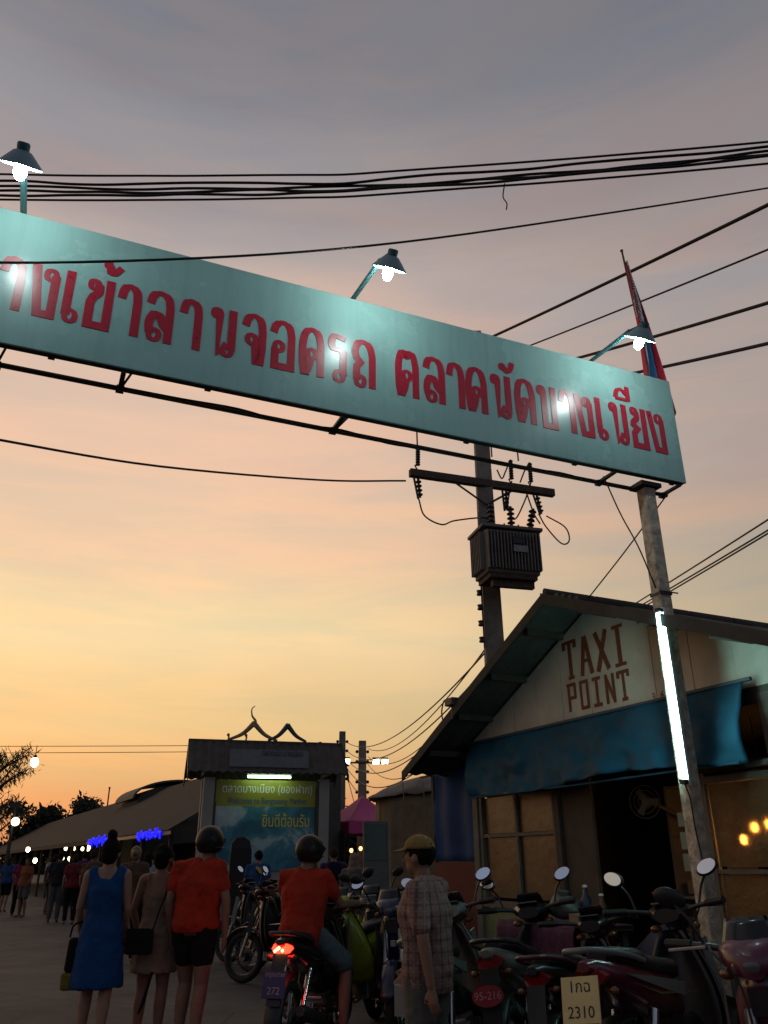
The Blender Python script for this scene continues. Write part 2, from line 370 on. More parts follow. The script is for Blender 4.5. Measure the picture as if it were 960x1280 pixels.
WORDS = [('tho2', 5.40), ('aa', 5.17), ('ngo', 4.98), ('e', 4.82), ('kho', 4.665), ('aa', 4.475), ('lo', 4.28), ('aa', 4.08), ('no', 3.865), ('cho', 3.65), ('o', 3.45), ('do', 3.24), ('ro', 3.045), ('tho', 2.85),
         ('to', 2.51), ('lo', 2.29), ('aa', 2.11), ('do', 1.935), ('no', 1.72), ('do', 1.505), ('bo', 1.305), ('aa', 1.115), ('ngo', .95), ('e', .79), ('no', .615), ('yo', .415), ('ngo', .225)]
MARKS = {4: 'maitho', 18: 'hanakat', 24: 'ii'}
BASE, LH, LWK = 4.495, .385, .30
def stroke(mb, pts, w, y, x0, z0, kx, kz):
    P = [V((x0 + a * kx, 0, z0 + b * kz)) for a, b in pts]; closed = (P[0] - P[-1]).length < 1e-6
    L, Rr = [], []
    for i, p in enumerate(P):
        if closed and i in (0, len(P) - 1): t = (P[1] - P[0]).normalized() + (P[-1] - P[-2]).normalized()
        elif i == 0: t = P[1] - P[0]
        elif i == len(P) - 1: t = P[-1] - P[-2]
        else:
            a, b = (P[i + 1] - p).normalized(), (p - P[i - 1]).normalized(); t = a + b
        t.normalize(); n = V((-t.z, 0, t.x)); k = 1.0
        if 0 < i < len(P) - 1:
            k = 1 / max(.6, (P[i + 1] - p).normalized().dot(t))
        ww = w * (1.0 if abs(t.z) > .6 else .72)
        L.append(p + n * ww * k / 2 + V((0, y, 0))); Rr.append(p - n * ww * k / 2 + V((0, y, 0)))
    d = V((0, .006, 0))
    rings = [[a, b, b + d, a + d] for a, b in zip(L, Rr)]
    mb.loft(rings, cap=True)
for i, (gname, s0) in enumerate(WORDS):
    mb = MB(); q = 0
    for gn in [gname] + ([MARKS[i]] if i in MARKS else []):
        w, strokes = GL[gn]; kx = LH * .74
        x0 = -s0 - w * kx / 2
        if gn in MARKS.values(): x0 = -s0 + .06 - GL[gn][0] * kx / 2
        for st in strokes:
            rg = len(st) == 17 and st[0] == (st[0][0], st[0][1]) and abs(st[0][1] - st[-1][1]) < 1e-6 and abs(st[0][0] - st[-1][0]) < 1e-6
            stroke(mb, st, (.036 if rg else .054) * (.8 if gn in MARKS.values() else 1), -.0035 - q * .0005, x0, BASE, kx, LH); q += 1
    mb.build('letter', REDP, sign)

# lamps on arms over the sign
TEALST = M('teal_painted_steel', (.05, .17, .19), .5, var=.2, scale=12)
SHADEM = M('lamp_shade_enamel', (.30, .46, .48), .4, var=.12)
def sign_lamp(s, label, tilt):
    t = thing('sign_lamp', label, 'lamp', SIGN_A + V((math.cos(SIGN_RZ) * -s, math.sin(SIGN_RZ) * -s, SZ1)), SIGN_RZ, 'lamps over the entrance sign')
    MB().tube([(0, .06, -.10), (0, .05, .02), (tilt * .3, -.46, .0)], .02, 6).build('arm', TEALST, t)
    hm = Matrix.Rotation(R(38), 3, 'X'); hc = V((tilt, -.54, -.075))
    MB().tube([(tilt * .3, -.45, .002), (tilt * .8, -.545, -.01)], .016, 6).lathe([(.034, .035), (.036, .085), (.030, .095)], hc, 12, mtx=hm).build('lamp_holder', TEALST, t, smooth=True)
    sh = MB(); prof = [(.036, .05), (.05, .044), (.118, -.03), (.122, -.038), (.114, -.038), (.048, .037), (.03, .04)]
    sh.lathe(prof, hc, 20, mtx=hm).build('shade', SHADEM, t, smooth=True)
    MB().ball(hc + hm @ V((0, 0, -.065)), (.037, .037, .055), 10, 8, rot=hm).build('bulb', BULBW, t, smooth=True)
sign_lamp(5.19, 'lit lamp on short arm over the start of the sign lettering', 0)
sign_lamp(2.93, 'lit lamp on arm over the middle of the sign, between its two words', 0.06)
sign_lamp(.80, 'lit lamp on arm beside the furled flag at the end of the sign', .05)

# flag on a leaning pole behind the sign end
FLAGM = bpy.data.materials.new('flag_cloth'); FLAGM.use_nodes = True
t = FLAGM.node_tree; b = t.nodes['Principled BSDF']; b.inputs['Roughness'].default_value = .8
at = N(t, 'ShaderNodeAttribute'); at.attribute_name = 'stripe'
t.links.new(ramp(t, at.outputs['Fac'], [(0, (.46, .015, .04)), (.30, (.62, .62, .62)), (.45, (.02, .10, .24)), (.62, (.62, .62, .62)), (.78, (.46, .015, .04))], 'CONSTANT'), b.inputs['Base Color'])
flag = thing('flag', 'red, white and blue flag hanging furled on a leaning pole', 'flag', (2.40, 6.22, 4.95), R(14))
MB().tube([(0.02, 0, -.1), (-.01, 0, .9), (-.075, 0, 1.90)], [.016, .014, .009], 8).ball((-.076, 0, 1.90), .016, 8, 6).build('pole', TIMBER, flag)
nu, nv = 34, 26
def ff(u, v):
    z = 1.72 - 1.50 * v - .05 * math.sin(u * 9)
    wd = .02 + .27 * v ** 1.05
    x = -.075 * (1 - v) + .012 + wd * (u - .25 * v) - .02 * v + .012 * math.sin(u * 17 + v * 3) * v
    y = -.015 - .05 * v * math.sin(u * 15 + 1.5 * v) - .02 * math.sin(u * 31)
    return (x, y, z - .10 * u * v)
fm = MB().sheet(ff, nu, nv, .0015); me = fm.mesh('cloth'); me.materials.append(FLAGM)
a = me.attributes.new('stripe', 'FLOAT', 'POINT')
vals = [((i / nu) * 1.0 + .30 * (j / nv) - .12) % 1.0 for _ in range(2) for i in range(nu + 1) for j in range(nv + 1)]
a.data.foreach_set('value', vals)
link('cloth', me, flag, smooth='all')

# fluorescent tube strapped to the near post
TUBEM = E('tube_glow', (.50, 1.0, .96), 46)
tl = thing('tube_light', 'long lit fluorescent tube fixed upright on the sign post', 'light', (2.072, 5.895, 1.92), R(-55))
MB().box((0, .030, .61), (.05, .03, 1.28)).build('batten', WHITEP, tl, bevel=.004)
MB().tube([(0, -.014, .02), (0, -.014, 1.20)], .020, 10).build('tube', TUBEM, tl, smooth=True)
for z in (-.005, 1.225): MB().box((0, -.005, z), (.045, .05, .03)).build('end_cap', STEEL, tl, bevel=.004)
MB().tube(bez([(0, .0, -.02), (.02, .01, -.12), (.01, .03, -.3), (.03, .03, -.5)], 5), .006, 5).build('cord', CABLE, tl)

# ------------------------------------------------------------------ utility pole with transformer
pole = thing('utility_pole', 'concrete utility pole with steel crossarm and insulators behind the taxi hut', 'utility pole', (1.44, 10.5, 0))
MB().box((0, 0, 4.5), (.30, .26, 9.0), top=.62).build('pole_shaft', CONCD, pole, bevel=.012)
CA, CB = V((-1.13, -.30, 6.36)), V((1.0, .42, 6.36))
cd = (CB - CA).normalized(); cn = V((-cd.y, cd.x, 0)); ang = math.atan2(cd.y, cd.x)
coff = V((0, 0, 0)) - cn * .155
def cpt(k, dz=0): return CA.lerp(CB, k) + coff + V((0, 0, dz))
MB().box((CA + CB) / 2 + coff, ((CB - CA).length, .09, .11), (0, 0, ang)).build('crossarm', RUST, pole, bevel=.006)
MB().box((CA + CB) / 2 + coff * .9 + V((0, 0, 1.75)), (1.7, .09, .11), (0, 0, ang)).build('crossarm', RUST, pole, bevel=.006)
for k in (.30, .70): MB().tube([cpt(k, -.05), V((0, -.14, 6.0))], .016, 6).build('crossarm_brace', STEEL, pole)
def insul(mb, a, b, r, n):
    a, b = V(a), V(b); ax = (b - a); L = ax.length; q = ax.to_track_quat('Z', 'Y').to_matrix()
    prof = [(r * .35, 0)]
    for i in range(n):
        h = (i + .3) / n * L; prof += [(r * .42, h - .004), (r, h), (r * .9, h + .012), (r * .42, h + .02)]
    prof += [(r * .4, L)]
    mb.lathe(prof, a, 10, mtx=q); return mb
PORC = M('brown_porcelain', (.06, .04, .032), .3, var=.2)
for k in (.055, .70, .84):
    insul(MB(), cpt(k, .13), cpt(k, .46) + V((.01, .03, 0)), .036, 8).build('arrester', PORC, pole, smooth=True)
    MB().tube([cpt(k, .04), cpt(k, .13) + V((-.04, 0, 0)), cpt(k, .14)], .014, 6).build('arrester_bracket', STEEL, pole)
for k, dx in ((.055, .02), (.655, -.02), (.875, .04)):
    insul(MB(), cpt(k, -.10), cpt(k, -.36) + V((dx, 0, 0)), .045, 4).build('fuse_cutout', PORC, pole, smooth=True)
    MB().tube([cpt(k, -.07) + V((-.06, -.03, 0)), cpt(k, -.40) + V((-.03 + dx, -.05, 0))], .016, 6).tube([cpt(k, -.04), cpt(k, -.11)], .02, 6).build('fuse_tube', STEEL, pole)
for i, z in enumerate((4.72, 4.52, 4.30, 4.08)):
    MB().lathe([(.02, -.04), (.04, -.03), (.028, 0), (.04, .03), (.02, .04)], (-.17, -.12, z), 10).build('spool_insulator', PORC, pole, smooth=True)
MB().box((-.14, -.115, 4.40), (.02, .012, .86)).build('spool_rack', STEEL, pole)
def jumper(pts, r=.011): MB().tube(bez(pts, 6), r, 6).build('jumper_wire', CABLE, pole)
jumper([cpt(.055, -.38), cpt(.09, -.62), cpt(.2, -.72), (-.45, -.18, 5.75), (-.02, -.18, 5.78), (.06, -.18, 5.6)])
jumper([cpt(.875, -.36), cpt(.92, -.55), cpt(1.02, -.78), cpt(1.08, -.72), cpt(1.06, -.52), cpt(.93, -.38)])
jumper([cpt(.70, .1), cpt(.66, -.3), cpt(.70, -.5), cpt(.78, -.2), cpt(.84, .13)])
for k in (.055, .57, .76): jumper([cpt(k, .45), cpt(k, .8), cpt(k + .01, 1.75)])
jumper([cpt(.60, .25), cpt(.63, .12), cpt(.66, .24), cpt(.70, .44)])
jumper([cpt(.76, .1), cpt(.80, .3), cpt(.84, .45)])
jumper([cpt(.80, -.05), cpt(.84, -.36), cpt(.88, -.52)])

TRM = M('transformer_grey', (.24, .22, .185), .7, var=.25, scale=7)
tr = thing('transformer', 'ribbed grey transformer tank hung on the utility pole', 'transformer', (1.62, 10.10, 4.76), ang - R(4))
MB().box((0, 0, .36), (.74, .46, .60)).build('tank', TRM, tr, bevel=.02)
MB().box((0, 0, .69), (.86, .56, .045)).build('lid', TRM, tr, bevel=.008)
for i in range(17): MB().box((-.36 + i * .045, -.265, .36), (.014, .07, .52)).build('fin', TRM, tr)
for i in range(7): MB().box((-.405, -.17 + i * .055, .36), (.07, .014, .52)).build('fin', TRM, tr)
MB().box((0, 0, .03), (.66, .42, .06)).box((.02, -.10, -.05), (.58, .08, .09)).build('base_channel', RUST, tr)
MB().box((.06, -.306, .50), (.17, .012, .10)).build('rating_plate', STEEL, tr)
MB().box((.08, -.306, .38), (.20, .012, .09)).build('notice_plate', M('plate_grey', (.36, .35, .33), .5), tr)
for (x, tx) in ((-.19, 0), (.10, .0), (.34, .10)):
    insul(MB(), (x, -.02, .70), (x + tx, -.02, 1.10), .055, 6).build('bushing', PORC, tr, smooth=True)
MB().tube([(-.33, .05, .70), (-.33, .05, 1.0)], .022, 8).build('vent_pipe', TRM, tr)
for x in (-.3, -.1, .1, .3): MB().tube([(x, -.22, .70), (x + .01, -.22, .75)], .012, 6).build('lid_bolt', STEEL, tr)
MB().box((.02, .26, .3), (.2, .12, .1)).build('pole_hanger', STEEL, tr)

# ------------------------------------------------------------------ overhead cables
def cable(label, pts, r=.012, group=None, k=6, name='overhead_cable'):
    o = MB().tube(bez(pts, k) if len(pts) > 2 else pts, r, 6).build(name, CABLE, smooth='all')
    tag(o, label, 'cable', group)
bl = [(-6.381, 9.0, 10.84), (-6.358, 9.0, 10.70), (-6.336, 9.02, 10.60), (-6.32, 9.0, 10.52), (-6.297, 8.98, 10.40), (-6.278, 9.0, 10.341)]
bm_ = [(-.539, 8.7, 10.458), (-.537, 8.7, 10.30), (-.536, 8.72, 10.215), (-.535, 8.7, 10.157), (-.534, 8.68, 10.10), (-.534, 8.7, 10.038)]
br_ = [(5.999, 8.2, 10.554), (5.979, 8.2, 10.464), (5.96, 8.22, 10.375), (5.953, 8.2, 10.345), (5.937, 8.18, 10.272), (5.912, 8.2, 10.154)]
for i in range(6):
    a, m_, c = V(bl[i]), V(bm_[i]), V(br_[i]); pts = []
    for q in range(-12, 34):
        tq = q / 10.0
        base = (a.lerp(m_, tq) if tq <= 1 else m_.lerp(c, tq - 1))
        w = mnoise.noise(V((q * .45, i * 3.7, 0)))
        pts.append(base + V((0, .02 * w, (.09 if i not in (0, 5) else .03) * w - .10 * math.sin(math.pi * max(0, min(1, (tq % 1)))) * .35)))
    cable('black cable in the loose bundle strung high above the entrance sign', pts, .016 if i in (0, 5) else .020, 'cables bundled above the sign', 4)
cable('short loose wire end dangling from the high cable bundle', [(1.729, 8.6, 10.16), (1.691, 8.6, 9.92), (1.735, 8.6, 9.8), (1.722, 8.6, 9.686)], .009, name='wire_end')
cable('single thin cable crossing in front of the sign lettering', [(-9.5, 1.2, 3.9), (-3.4, 3.2, 4.33), (-2.383, 3.55, 4.486), (-1.125, 3.95, 4.845), (.124, 4.4, 5.36), (1.747, 5.0, 6.169), (3.397, 5.4, 6.836), (5.2, 5.8, 7.55), (10.5, 7.0, 9.4)], .0085)
for (a, c, s, r) in (((1.513, 10.5, 8.829), (4.268, 5.5, 7.325), .05, .022), ((1.491, 10.5, 8.417), (4.127, 5.5, 6.725), .05, .012), ((1.471, 10.5, 8.09), (3.995, 5.5, 6.163), .10, .02), ((1.454, 10.5, 7.77), (3.895, 5.5, 5.732), .12, .019)):
    a, c = V(a), V(c); cable('taut power line running from the utility pole over the flag', sag(a, a + (c - a) * 2.2, s * 2.2), r, 'power lines beyond the flag')
cable('sagging cable reaching from the left crossarm insulator out over the road', [(.305, 10.2, 6.307), (-.831, 9.5, 5.992), (-2.476, 8.0, 5.451), (-3.501, 6.5, 4.976), (-4.6, 5.2, 4.66), (-8.5, 0.5, 4.5)], .014)
for a, c in (((2.764, 9.0, 4.116), (2.896, 5.0, 3.758)), ((2.806, 9.0, 4.087), (2.877, 5.0, 3.668)), ((2.832, 9.0, 4.068), (2.872, 5.0, 3.644))):
    a, c = V(a), V(c); cable('thin service wire passing over the taxi hut roof beside the sign post', sag(a - (c - a) * 1.2, c + (c - a) * 1.2, .06), .008, 'service wires over the hut roof')
cable('thin wire slanting from the sign rail down to the hut ridge', [(1.808, 6.9, 3.555), (2.04, 6.42, 3.82), (2.32, 5.9, 4.166)], .006)
cable('thin wire hanging from the sign bracket to the post strap', [(1.79, 5.93, 4.29), (1.892, 5.95, 3.97), (2.0, 5.95, 3.68), (2.09, 5.95, 3.34)], .006)

# ------------------------------------------------------------------ taxi hut (gable end towards the road)
HP = V((.962, 9.295, 0)); HDR = V((.434, -.901, 0)).normalized()
HRZ = math.atan2(HDR.y, HDR.x)       # local x runs along the front wall, local y into the hut, so outwards is -y
hut = thing('taxi_hut', 'small gabled taxi hut with cream boarded gable and painted TAXI POINT lettering', 'hut', HP, HRZ)
HW = 4.95; HD = 4.5; RX, RZ = 2.13, 3.66
def roofz(x): return RZ - (RX - x) * .448 if x < RX else RZ - (x - RX) * .40
# gable boards, each its own piece
nb = 12
for i in range(nb):
    x0 = i * HW / nb + .003; x1 = (i + 1) * HW / nb - .003
    ys = .0015 * (i % 3)
    poly = [(x0, 2.56), (x1, 2.56), (x1, roofz(x1) - .06)] + ([(RX, RZ - .06)] if x0 < RX < x1 else []) + [(x0, roofz(x0) - .06)]
    MB().prism(poly, (0, .02 + ys, 0), (1, 0, 0), (0, 0, 1), -.018).build('gable_board', CREAM, hut)
MB().box((HW / 2, .06, 2.50), (HW, .07, .12)).build('lintel_beam', TIMBERD, hut)
for x, m_, w in ((-.01, TIMBER, .10), (1.42, TIMBERD, .08), (3.13, TIMBER, .09), (HW, TIMBER, .10)):
    MB().box((x, .05, 1.27), (w, .10, 2.54)).build('wall_post', m_, hut, bevel=.004)
# roof: corrugated sheets and barge boards
FO = -.45
def roof_side(x_e):
    sgn = -1 if x_e < RX else 1; L = abs(x_e - RX); n = 6
    for i in range(n):
        y0 = FO + i * (HD - FO + .3) / n; y1 = FO + (i + 1) * (HD - FO + .3) / n + .06
        def fn(u, v):
            x = RX + sgn * L * v; return (x, y0 + (y1 - y0) * u, roofz(x) + .012 * math.sin(u * math.pi * 10) + .012 * (i % 2))
        MB().sheet(fn, 30, 3, .008).build('roof_sheet', ROOFM, hut, smooth='all')
roof_side(-.78); roof_side(5.15)
for xe in (-.80, 5.17):
    sgn = -1 if xe < RX else 1; ps = []
    a = V((RX, FO - .03, RZ + .03)); c = V((xe, FO - .03, roofz(xe) + .03))
    MB().prism([(0, 0), (1, 0), (1, -.10), (0, -.10)], a, (c - a), (0, 0, 1), .02).build('barge_board', M('weathered_barge_board', (.06, .058, .05), .85, var=.3), hut)
    for q in range(4):
        x = RX + sgn * (q + .6) * abs(xe - RX) / 4.4
        MB().box((x, HD / 2 - .2, roofz(x) - .055), (.05, HD + .4, .06)).build('purlin', TIMBERD, hut)
for i in range(9):
    y = FO + i * .6; MB().tube([(RX, y, RZ + .035), (RX, y + .58, RZ + .035)], .05, 8, flat=.6).build('ridge_cap', ROOFM, hut, smooth=True)
for k in range(4): MB().box((2.30 + .09 * k, FO + .02, roofz(2.30 + .09 * k) + .03), (.05, .04, .05)).build('ridge_bracket', STEEL, hut)
MB().box((-.95, .05, 2.375), (.75, .03, .022)).build('eave_rail', RUST, hut)
# shell behind
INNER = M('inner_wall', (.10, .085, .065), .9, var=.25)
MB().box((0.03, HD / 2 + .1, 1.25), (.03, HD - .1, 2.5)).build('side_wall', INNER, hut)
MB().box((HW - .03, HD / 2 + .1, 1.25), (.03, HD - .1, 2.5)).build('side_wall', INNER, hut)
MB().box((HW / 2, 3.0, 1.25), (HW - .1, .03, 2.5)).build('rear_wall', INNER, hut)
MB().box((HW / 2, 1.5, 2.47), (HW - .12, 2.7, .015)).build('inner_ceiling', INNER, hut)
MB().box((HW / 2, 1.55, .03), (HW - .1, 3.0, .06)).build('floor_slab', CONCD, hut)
# windows at the left of the front wall
AMBER = M('brown_window_sheet', (.085, .055, .024), .34, var=.3, scale=3, bump=.25, bscale=7, spec=.6)
win = MB().box((.07, .045, 1.52), (.05, .05, 1.06)).box((1.36, .045, 1.52), (.05, .05, 1.06)).box((.715, .045, 1.02), (1.34, .06, .06)).box((.715, .045, 2.07), (1.34, .05, .05)).build('window', TIMBER, hut)
for x in (.72,): MB().box((x, .04, 1.52), (.035, .03, 1.0)).build('mullion', TIMBER, win)
MB().box((.40, .04, 1.66), (.60, .03, .03)).build('glazing_bar', TIMBER, win); MB().box((1.04, .04, 1.66), (.60, .03, .03)).build('glazing_bar', TIMBER, win)
for x in (.40, 1.04):
    for z, h in ((1.36, .56), (1.86, .36)): MB().box((x, .062, z), (.595, .006, h)).build('pane', AMBER, win)
MB().box((.70, .05, .52), (1.38, .03, .92)).build('lower_board', M('green_lower_board', (.20, .24, .10), .7, var=.2), hut)
# dark board door beside the window
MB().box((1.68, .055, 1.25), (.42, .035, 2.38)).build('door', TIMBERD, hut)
# right hand crinkled plastic panel with added bulbs behind it that imitate reflections
PLAS = bpy.data.materials.new('crinkled_plastic'); PLAS.use_nodes = True
t = PLAS.node_tree; b = t.nodes['Principled BSDF']
b.inputs['Base Color'].default_value = (.40, .30, .17, 1); b.inputs['Roughness'].default_value = .36; b.inputs['Transmission Weight'].default_value = .75; b.inputs['IOR'].default_value = 1.12
tcn = N(t, 'ShaderNodeTexCoord'); n2 = N(t, 'ShaderNodeTexNoise'); n2.inputs['Scale'].default_value = 7; n2.inputs['Detail'].default_value = 5; t.links.new(tcn.outputs['Object'], n2.inputs['Vector'])
bp = N(t, 'ShaderNodeBump'); bp.inputs['Strength'].default_value = .9; bp.inputs['Distance'].default_value = .05; t.links.new(n2.outputs['Fac'], bp.inputs['Height']); t.links.new(bp.outputs[0], b.inputs['Normal'])
MB().box((4.03, .04, 1.965), (1.75, .06, .05)).box((4.03, .04, 1.34), (1.75, .03, .03)).box((3.22, .045, 1.0), (.04, .05, 1.9)).build('panel_frame', TIMBER, hut)
for z, h in ((1.65, .56), (.72, 1.2)): MB().box((4.05, .05, z), (1.60, .004, h)).build('plastic_panel', PLAS, hut)
MB().box((4.40, .03, 2.28), (1.08, .03, .46)).build('brown_board', M('brown_board', (.13, .10, .075), .85, var=.25), hut)
MB().box((4.03, -.02, 2.03), (1.80, .10, .04)).build('ledge', TIMBERD, hut)
# painted lettering TAXI POINT
TAXP = M('rust_brown_letter_paint', (.20, .055, .018), .8, var=.3, scale=25)
def block(ch):
    return {'T': [((0, 1), (1, 1)), ((.5, 1), (.5, 0)), ((.0, 1), (.0, .84)), ((1, 1), (1, .84)), ((.28, 0), (.72, 0))],
            'A': [((.08, 0), (.46, 1)), ((.92, 0), (.54, 1)), ((.25, .36), (.75, .36))],
            'X': [((.08, 0), (.92, 1)), ((.08, 1), (.92, 0))],
            'I': [((.5, 0), (.5, 1)), ((.12, 1), (.88, 1)), ((.12, 0), (.88, 0))],
            'P': [((.14, 0), (.14, 1)), ((.14, 1), (.86, 1)), ((.86, 1), (.86, .48)), ((.86, .48), (.14, .48)), ((.02, 1), (.14, 1))],
            'O': [((.14, 0), (.14, 1)), ((.86, 0), (.86, 1)), ((.14, 1), (.86, 1)), ((.14, 0), (.86, 0))],
            'N': [((.14, 0), (.14, 1)), ((.86, 0), (.86, 1)), ((.14, 1), (.86, 0))]}[ch]
PY = .0182
def paint(word, x0, x1, z0, z1, sw):
    n = len(word); cw = (x1 - x0) / n
    for i, ch in enumerate(word):
        mb = MB(); lz = (z1 - z0); w = cw * .72; dz = -.02 * i / n
        for q, ((ax, az), (bx, bz)) in enumerate(block(ch)):
            a = V((x0 + i * cw + ax * w, PY - .0003 * q, z0 + az * lz + dz)); c = V((x0 + i * cw + bx * w, PY - .0003 * q, z0 + bz * lz + dz))
            d = (c - a).normalized(); hor = abs(d.z) < .3; k = .032 if hor else sw
            if not hor: a -= d * .012; c += d * .012
            nn = V((-d.z, 0, d.x)) * k / 2; a -= d * (k * .3 if hor else 0); c += d * (k * .3 if hor else 0)
            mb.add([a + nn, a - nn, c - nn, c + nn, a + nn + V((0, .0012, 0)), a - nn + V((0, .0012, 0)), c - nn + V((0, .0012, 0)), c + nn + V((0, .0012, 0))], [(0, 1, 2, 3), (4, 7, 6, 5), (0, 4, 5, 1), (1, 5, 6, 2), (2, 6, 7, 3), (3, 7, 4, 0)])
        mb.build('painted_letter', TAXP, hut)
paint('TAXI', 1.74, 2.66, 3.01, 3.35, .052); paint('POINT', 1.74, 2.63, 2.71, 2.945, .036)
for i_, c_ in enumerate('368'): place_text(c_, .09, TAXP, hut, (2.85 + .1 * i_, .018, 2.625), (1, 0, 0), (0, 0, 1), name='painted_letter')

# blue tarpaulin awning along the front of the hut
TARP = M('blue_tarpaulin', (.007, .078, .135), .6, var=.25, scale=2.6, bump=.3, bscale=6, spec=.12)
def awn(u, v):
    x = .02 + 3.80 * u + .22 * v * (1 - u)
    fold = mnoise.noise(V((u * 9, v * 2.2, 1.3))) * .05 + mnoise.noise(V((u * 26, v * 5, 4.3))) * .018
    y = -.04 - .16 * v - .03 * math.sin(math.pi * v) + fold * (.5 + 1.9 * v) + .02 * v * math.sin(u * 31 + 2 * math.sin(u * 9))
    z = 2.60 - .56 * v - .03 * math.sin(u * 7) * v + .015 * mnoise.noise(V((u * 14, 0, 7))) * v
    return (x, y, z)
aw = thing('tarpaulin_awning', 'blue tarpaulin awning hung across the front of the taxi hut', 'awning', HP, HRZ)
MB().sheet(awn, 90, 18, .004).build('sheet', TARP, aw, smooth='all')
MB().tube([(-.02, -.035, 2.615), (3.88, -.035, 2.605)], .016, 6).build('top_rail', M('blue_grey_rail', (.03, .06, .09), .6), aw)
MB().tube([(.26, -.20, 2.03), (2.0, -.21, 2.02), (3.80, -.20, 2.03)], .010, 6).build('hem_rod', TARP, aw)
# blue and red side screen under the left eave
sc_ = thing('side_screen', 'dark blue tarp screen over a red board under the left eave of the hut', 'screen', HP, HRZ)
MB().sheet(lambda u, v: (-1.10 + 1.03 * u, .10 + .02 * math.sin(u * 13) + .01 * math.sin(v * 9), 2.40 - .98 * v), 24, 12, .004).build('blue_sheet', M('navy_tarp', (.003, .036, .13), .85, var=.25, scale=3, bump=.2, bscale=8), sc_, smooth='all')
MB().box((-.58, .10, .72), (1.02, .03, 1.38)).build('red_board', M('faded_red_board', (.13, .02, .014), .75, var=.25, scale=3), sc_)
MB().box((-1.12, .12, 1.2), (.05, .05, 2.36)).build('screen_post', TIMBERD, sc_)
def on_hut0(x, y, z=0): return HP + HDR * x + V((-HDR.y, HDR.x, 0)) * y + V((0, 0, z))
# little flood lamp with loop of wire on the left slope of the roof
fl = thing('eave_lamp', 'unlit floodlight with a loop of wire above the left roof slope', 'lamp', on_hut0(.40, -.47, 2.92), HRZ)
MB().box((0, 0, .06), (.16, .10, .08)).build('housing', STEEL, fl, bevel=.01)
MB().tube([(0, 0, 0.02), (0, 0, -.12)], .012, 6).build('bracket', STEEL, fl)
MB().tube(bez([(-.07, 0, .08), (-.17, 0, .10), (-.23, 0, -.02), (-.18, 0, -.13), (-.08, 0, -.08)], 6), .008, 6).build('wire_loop', CABLE, fl)

# things inside and before the hut
def on_hut(x, y, z=0): return HP + HDR * x + V((-HDR.y, HDR.x, 0)) * y + V((0, 0, z))
sh = thing('shelf_unit', 'dark open shelf unit against the back inside the taxi hut', 'shelf', on_hut(2.45, 1.15, .06), HRZ)
for z in (.05, .55, 1.05, 1.55, 1.98): MB().box((0, 0, z), (1.25, .34, .025)).build('shelf_board', M('grey_shelf_board', (.34, .32, .28), .7), sh)
for x in (-.63, 0, .63): MB().box((x, 0, 1.0), (.025, .34, 2.0)).build('upright', M('grey_upright', (.34, .32, .28), .7), sh)
CARD = M('cardboard', (.33, .24, .14), .85, var=.15); PAPER = M('paper_white', (.6, .6, .56), .7)
def box_thing(name, label, cat, p, s, m_, rz=0, bev=.006):
    t = thing(name, label, cat, p, HRZ + rz)
    MB().box((0, 0, s[2] / 2), s).build('body', m_, t, bevel=bev)
    MB().box((0, 0, s[2] + .006), (s[0] * 1.02, s[1] * 1.02, .012)).build('lid', m_, t, bevel=.003)
box_thing('carton', 'low cardboard carton lying on the middle shelf of the hut', 'carton', on_hut(2.12, 1.10, 1.14), (.34, .24, .10), CARD, .3)
box_thing('paper_stack', 'white paper stack on the lower shelf beside the carton', 'paper', on_hut(2.64, 1.10, 1.14), (.20, .15, .07), PAPER, -.2)
box_thing('radio', 'small dark radio with red light on the shelf inside the hut', 'radio', on_hut(2.90, 1.10, 1.14), (.26, .14, .14), BLACK)
tag(MB().lathe([(.012, 0), (.016, .004), (.012, .012)], on_hut(2.90, 1.015, 1.23), 8, 'Z').build('indicator_lamp', E('red_indicator', (1, .08, .05), 5)), 'tiny glowing red indicator light in front of the radio', 'light')
FANM = M('grey_fan_plastic', (.16, .18, .17), .5)
fan = thing('wall_fan', 'pale wall fan mounted high inside the dark hut doorway', 'fan', on_hut(1.98, .6, 1.9), HRZ + .5)
MB().lathe([(.03, -.03), (.05, 0), (.045, .05), (.02, .07)], (0, 0, 0), 12, 'Y').build('motor', FANM, fan, smooth=True)
fg = MB()
for r0 in (.06, .10, .14): fg.torus((0, 0, 0), r0, .004, 24, 5, 'Z')
fgo = fg.build('grille', FANM, fan); fgo.rotation_euler = (R(90), 0, 0); fgo.location = (0, -.05, 0)
for k in range(3):
    a = k * 2.094; MB().box((.07 * math.cos(a), -.03, .07 * math.sin(a)), (.10, .008, .055), (0, -a, 0)).build('blade', M('fan_blade', (.15, .17, .16), .4), fan)
MB().tube([(0, .04, 0), (.05, .15, -.02), (.28, .28, -.16)], .018, 8).build('arm', FANM, fan)
ch = thing('cane_chair', 'tan high-backed chair inside the hut doorway', 'chair', on_hut(2.75, .58, .06), HRZ + .15)
CHM = M('olive_vinyl', (.20, .16, .085), .6, var=.2)
MB().box((0, 0, .44), (.48, .46, .08)).build('seat', CHM, ch, bevel=.02); MB().box((0, .22, .86), (.50, .07, .56), (R(-8), 0, 0)).build('backrest', CHM, ch, bevel=.03)
for x in (-.2, .2):
    for y in (-.18, .2): MB().box((x, y, .20), (.04, .04, .40)).build('leg', TIMBERD, ch)
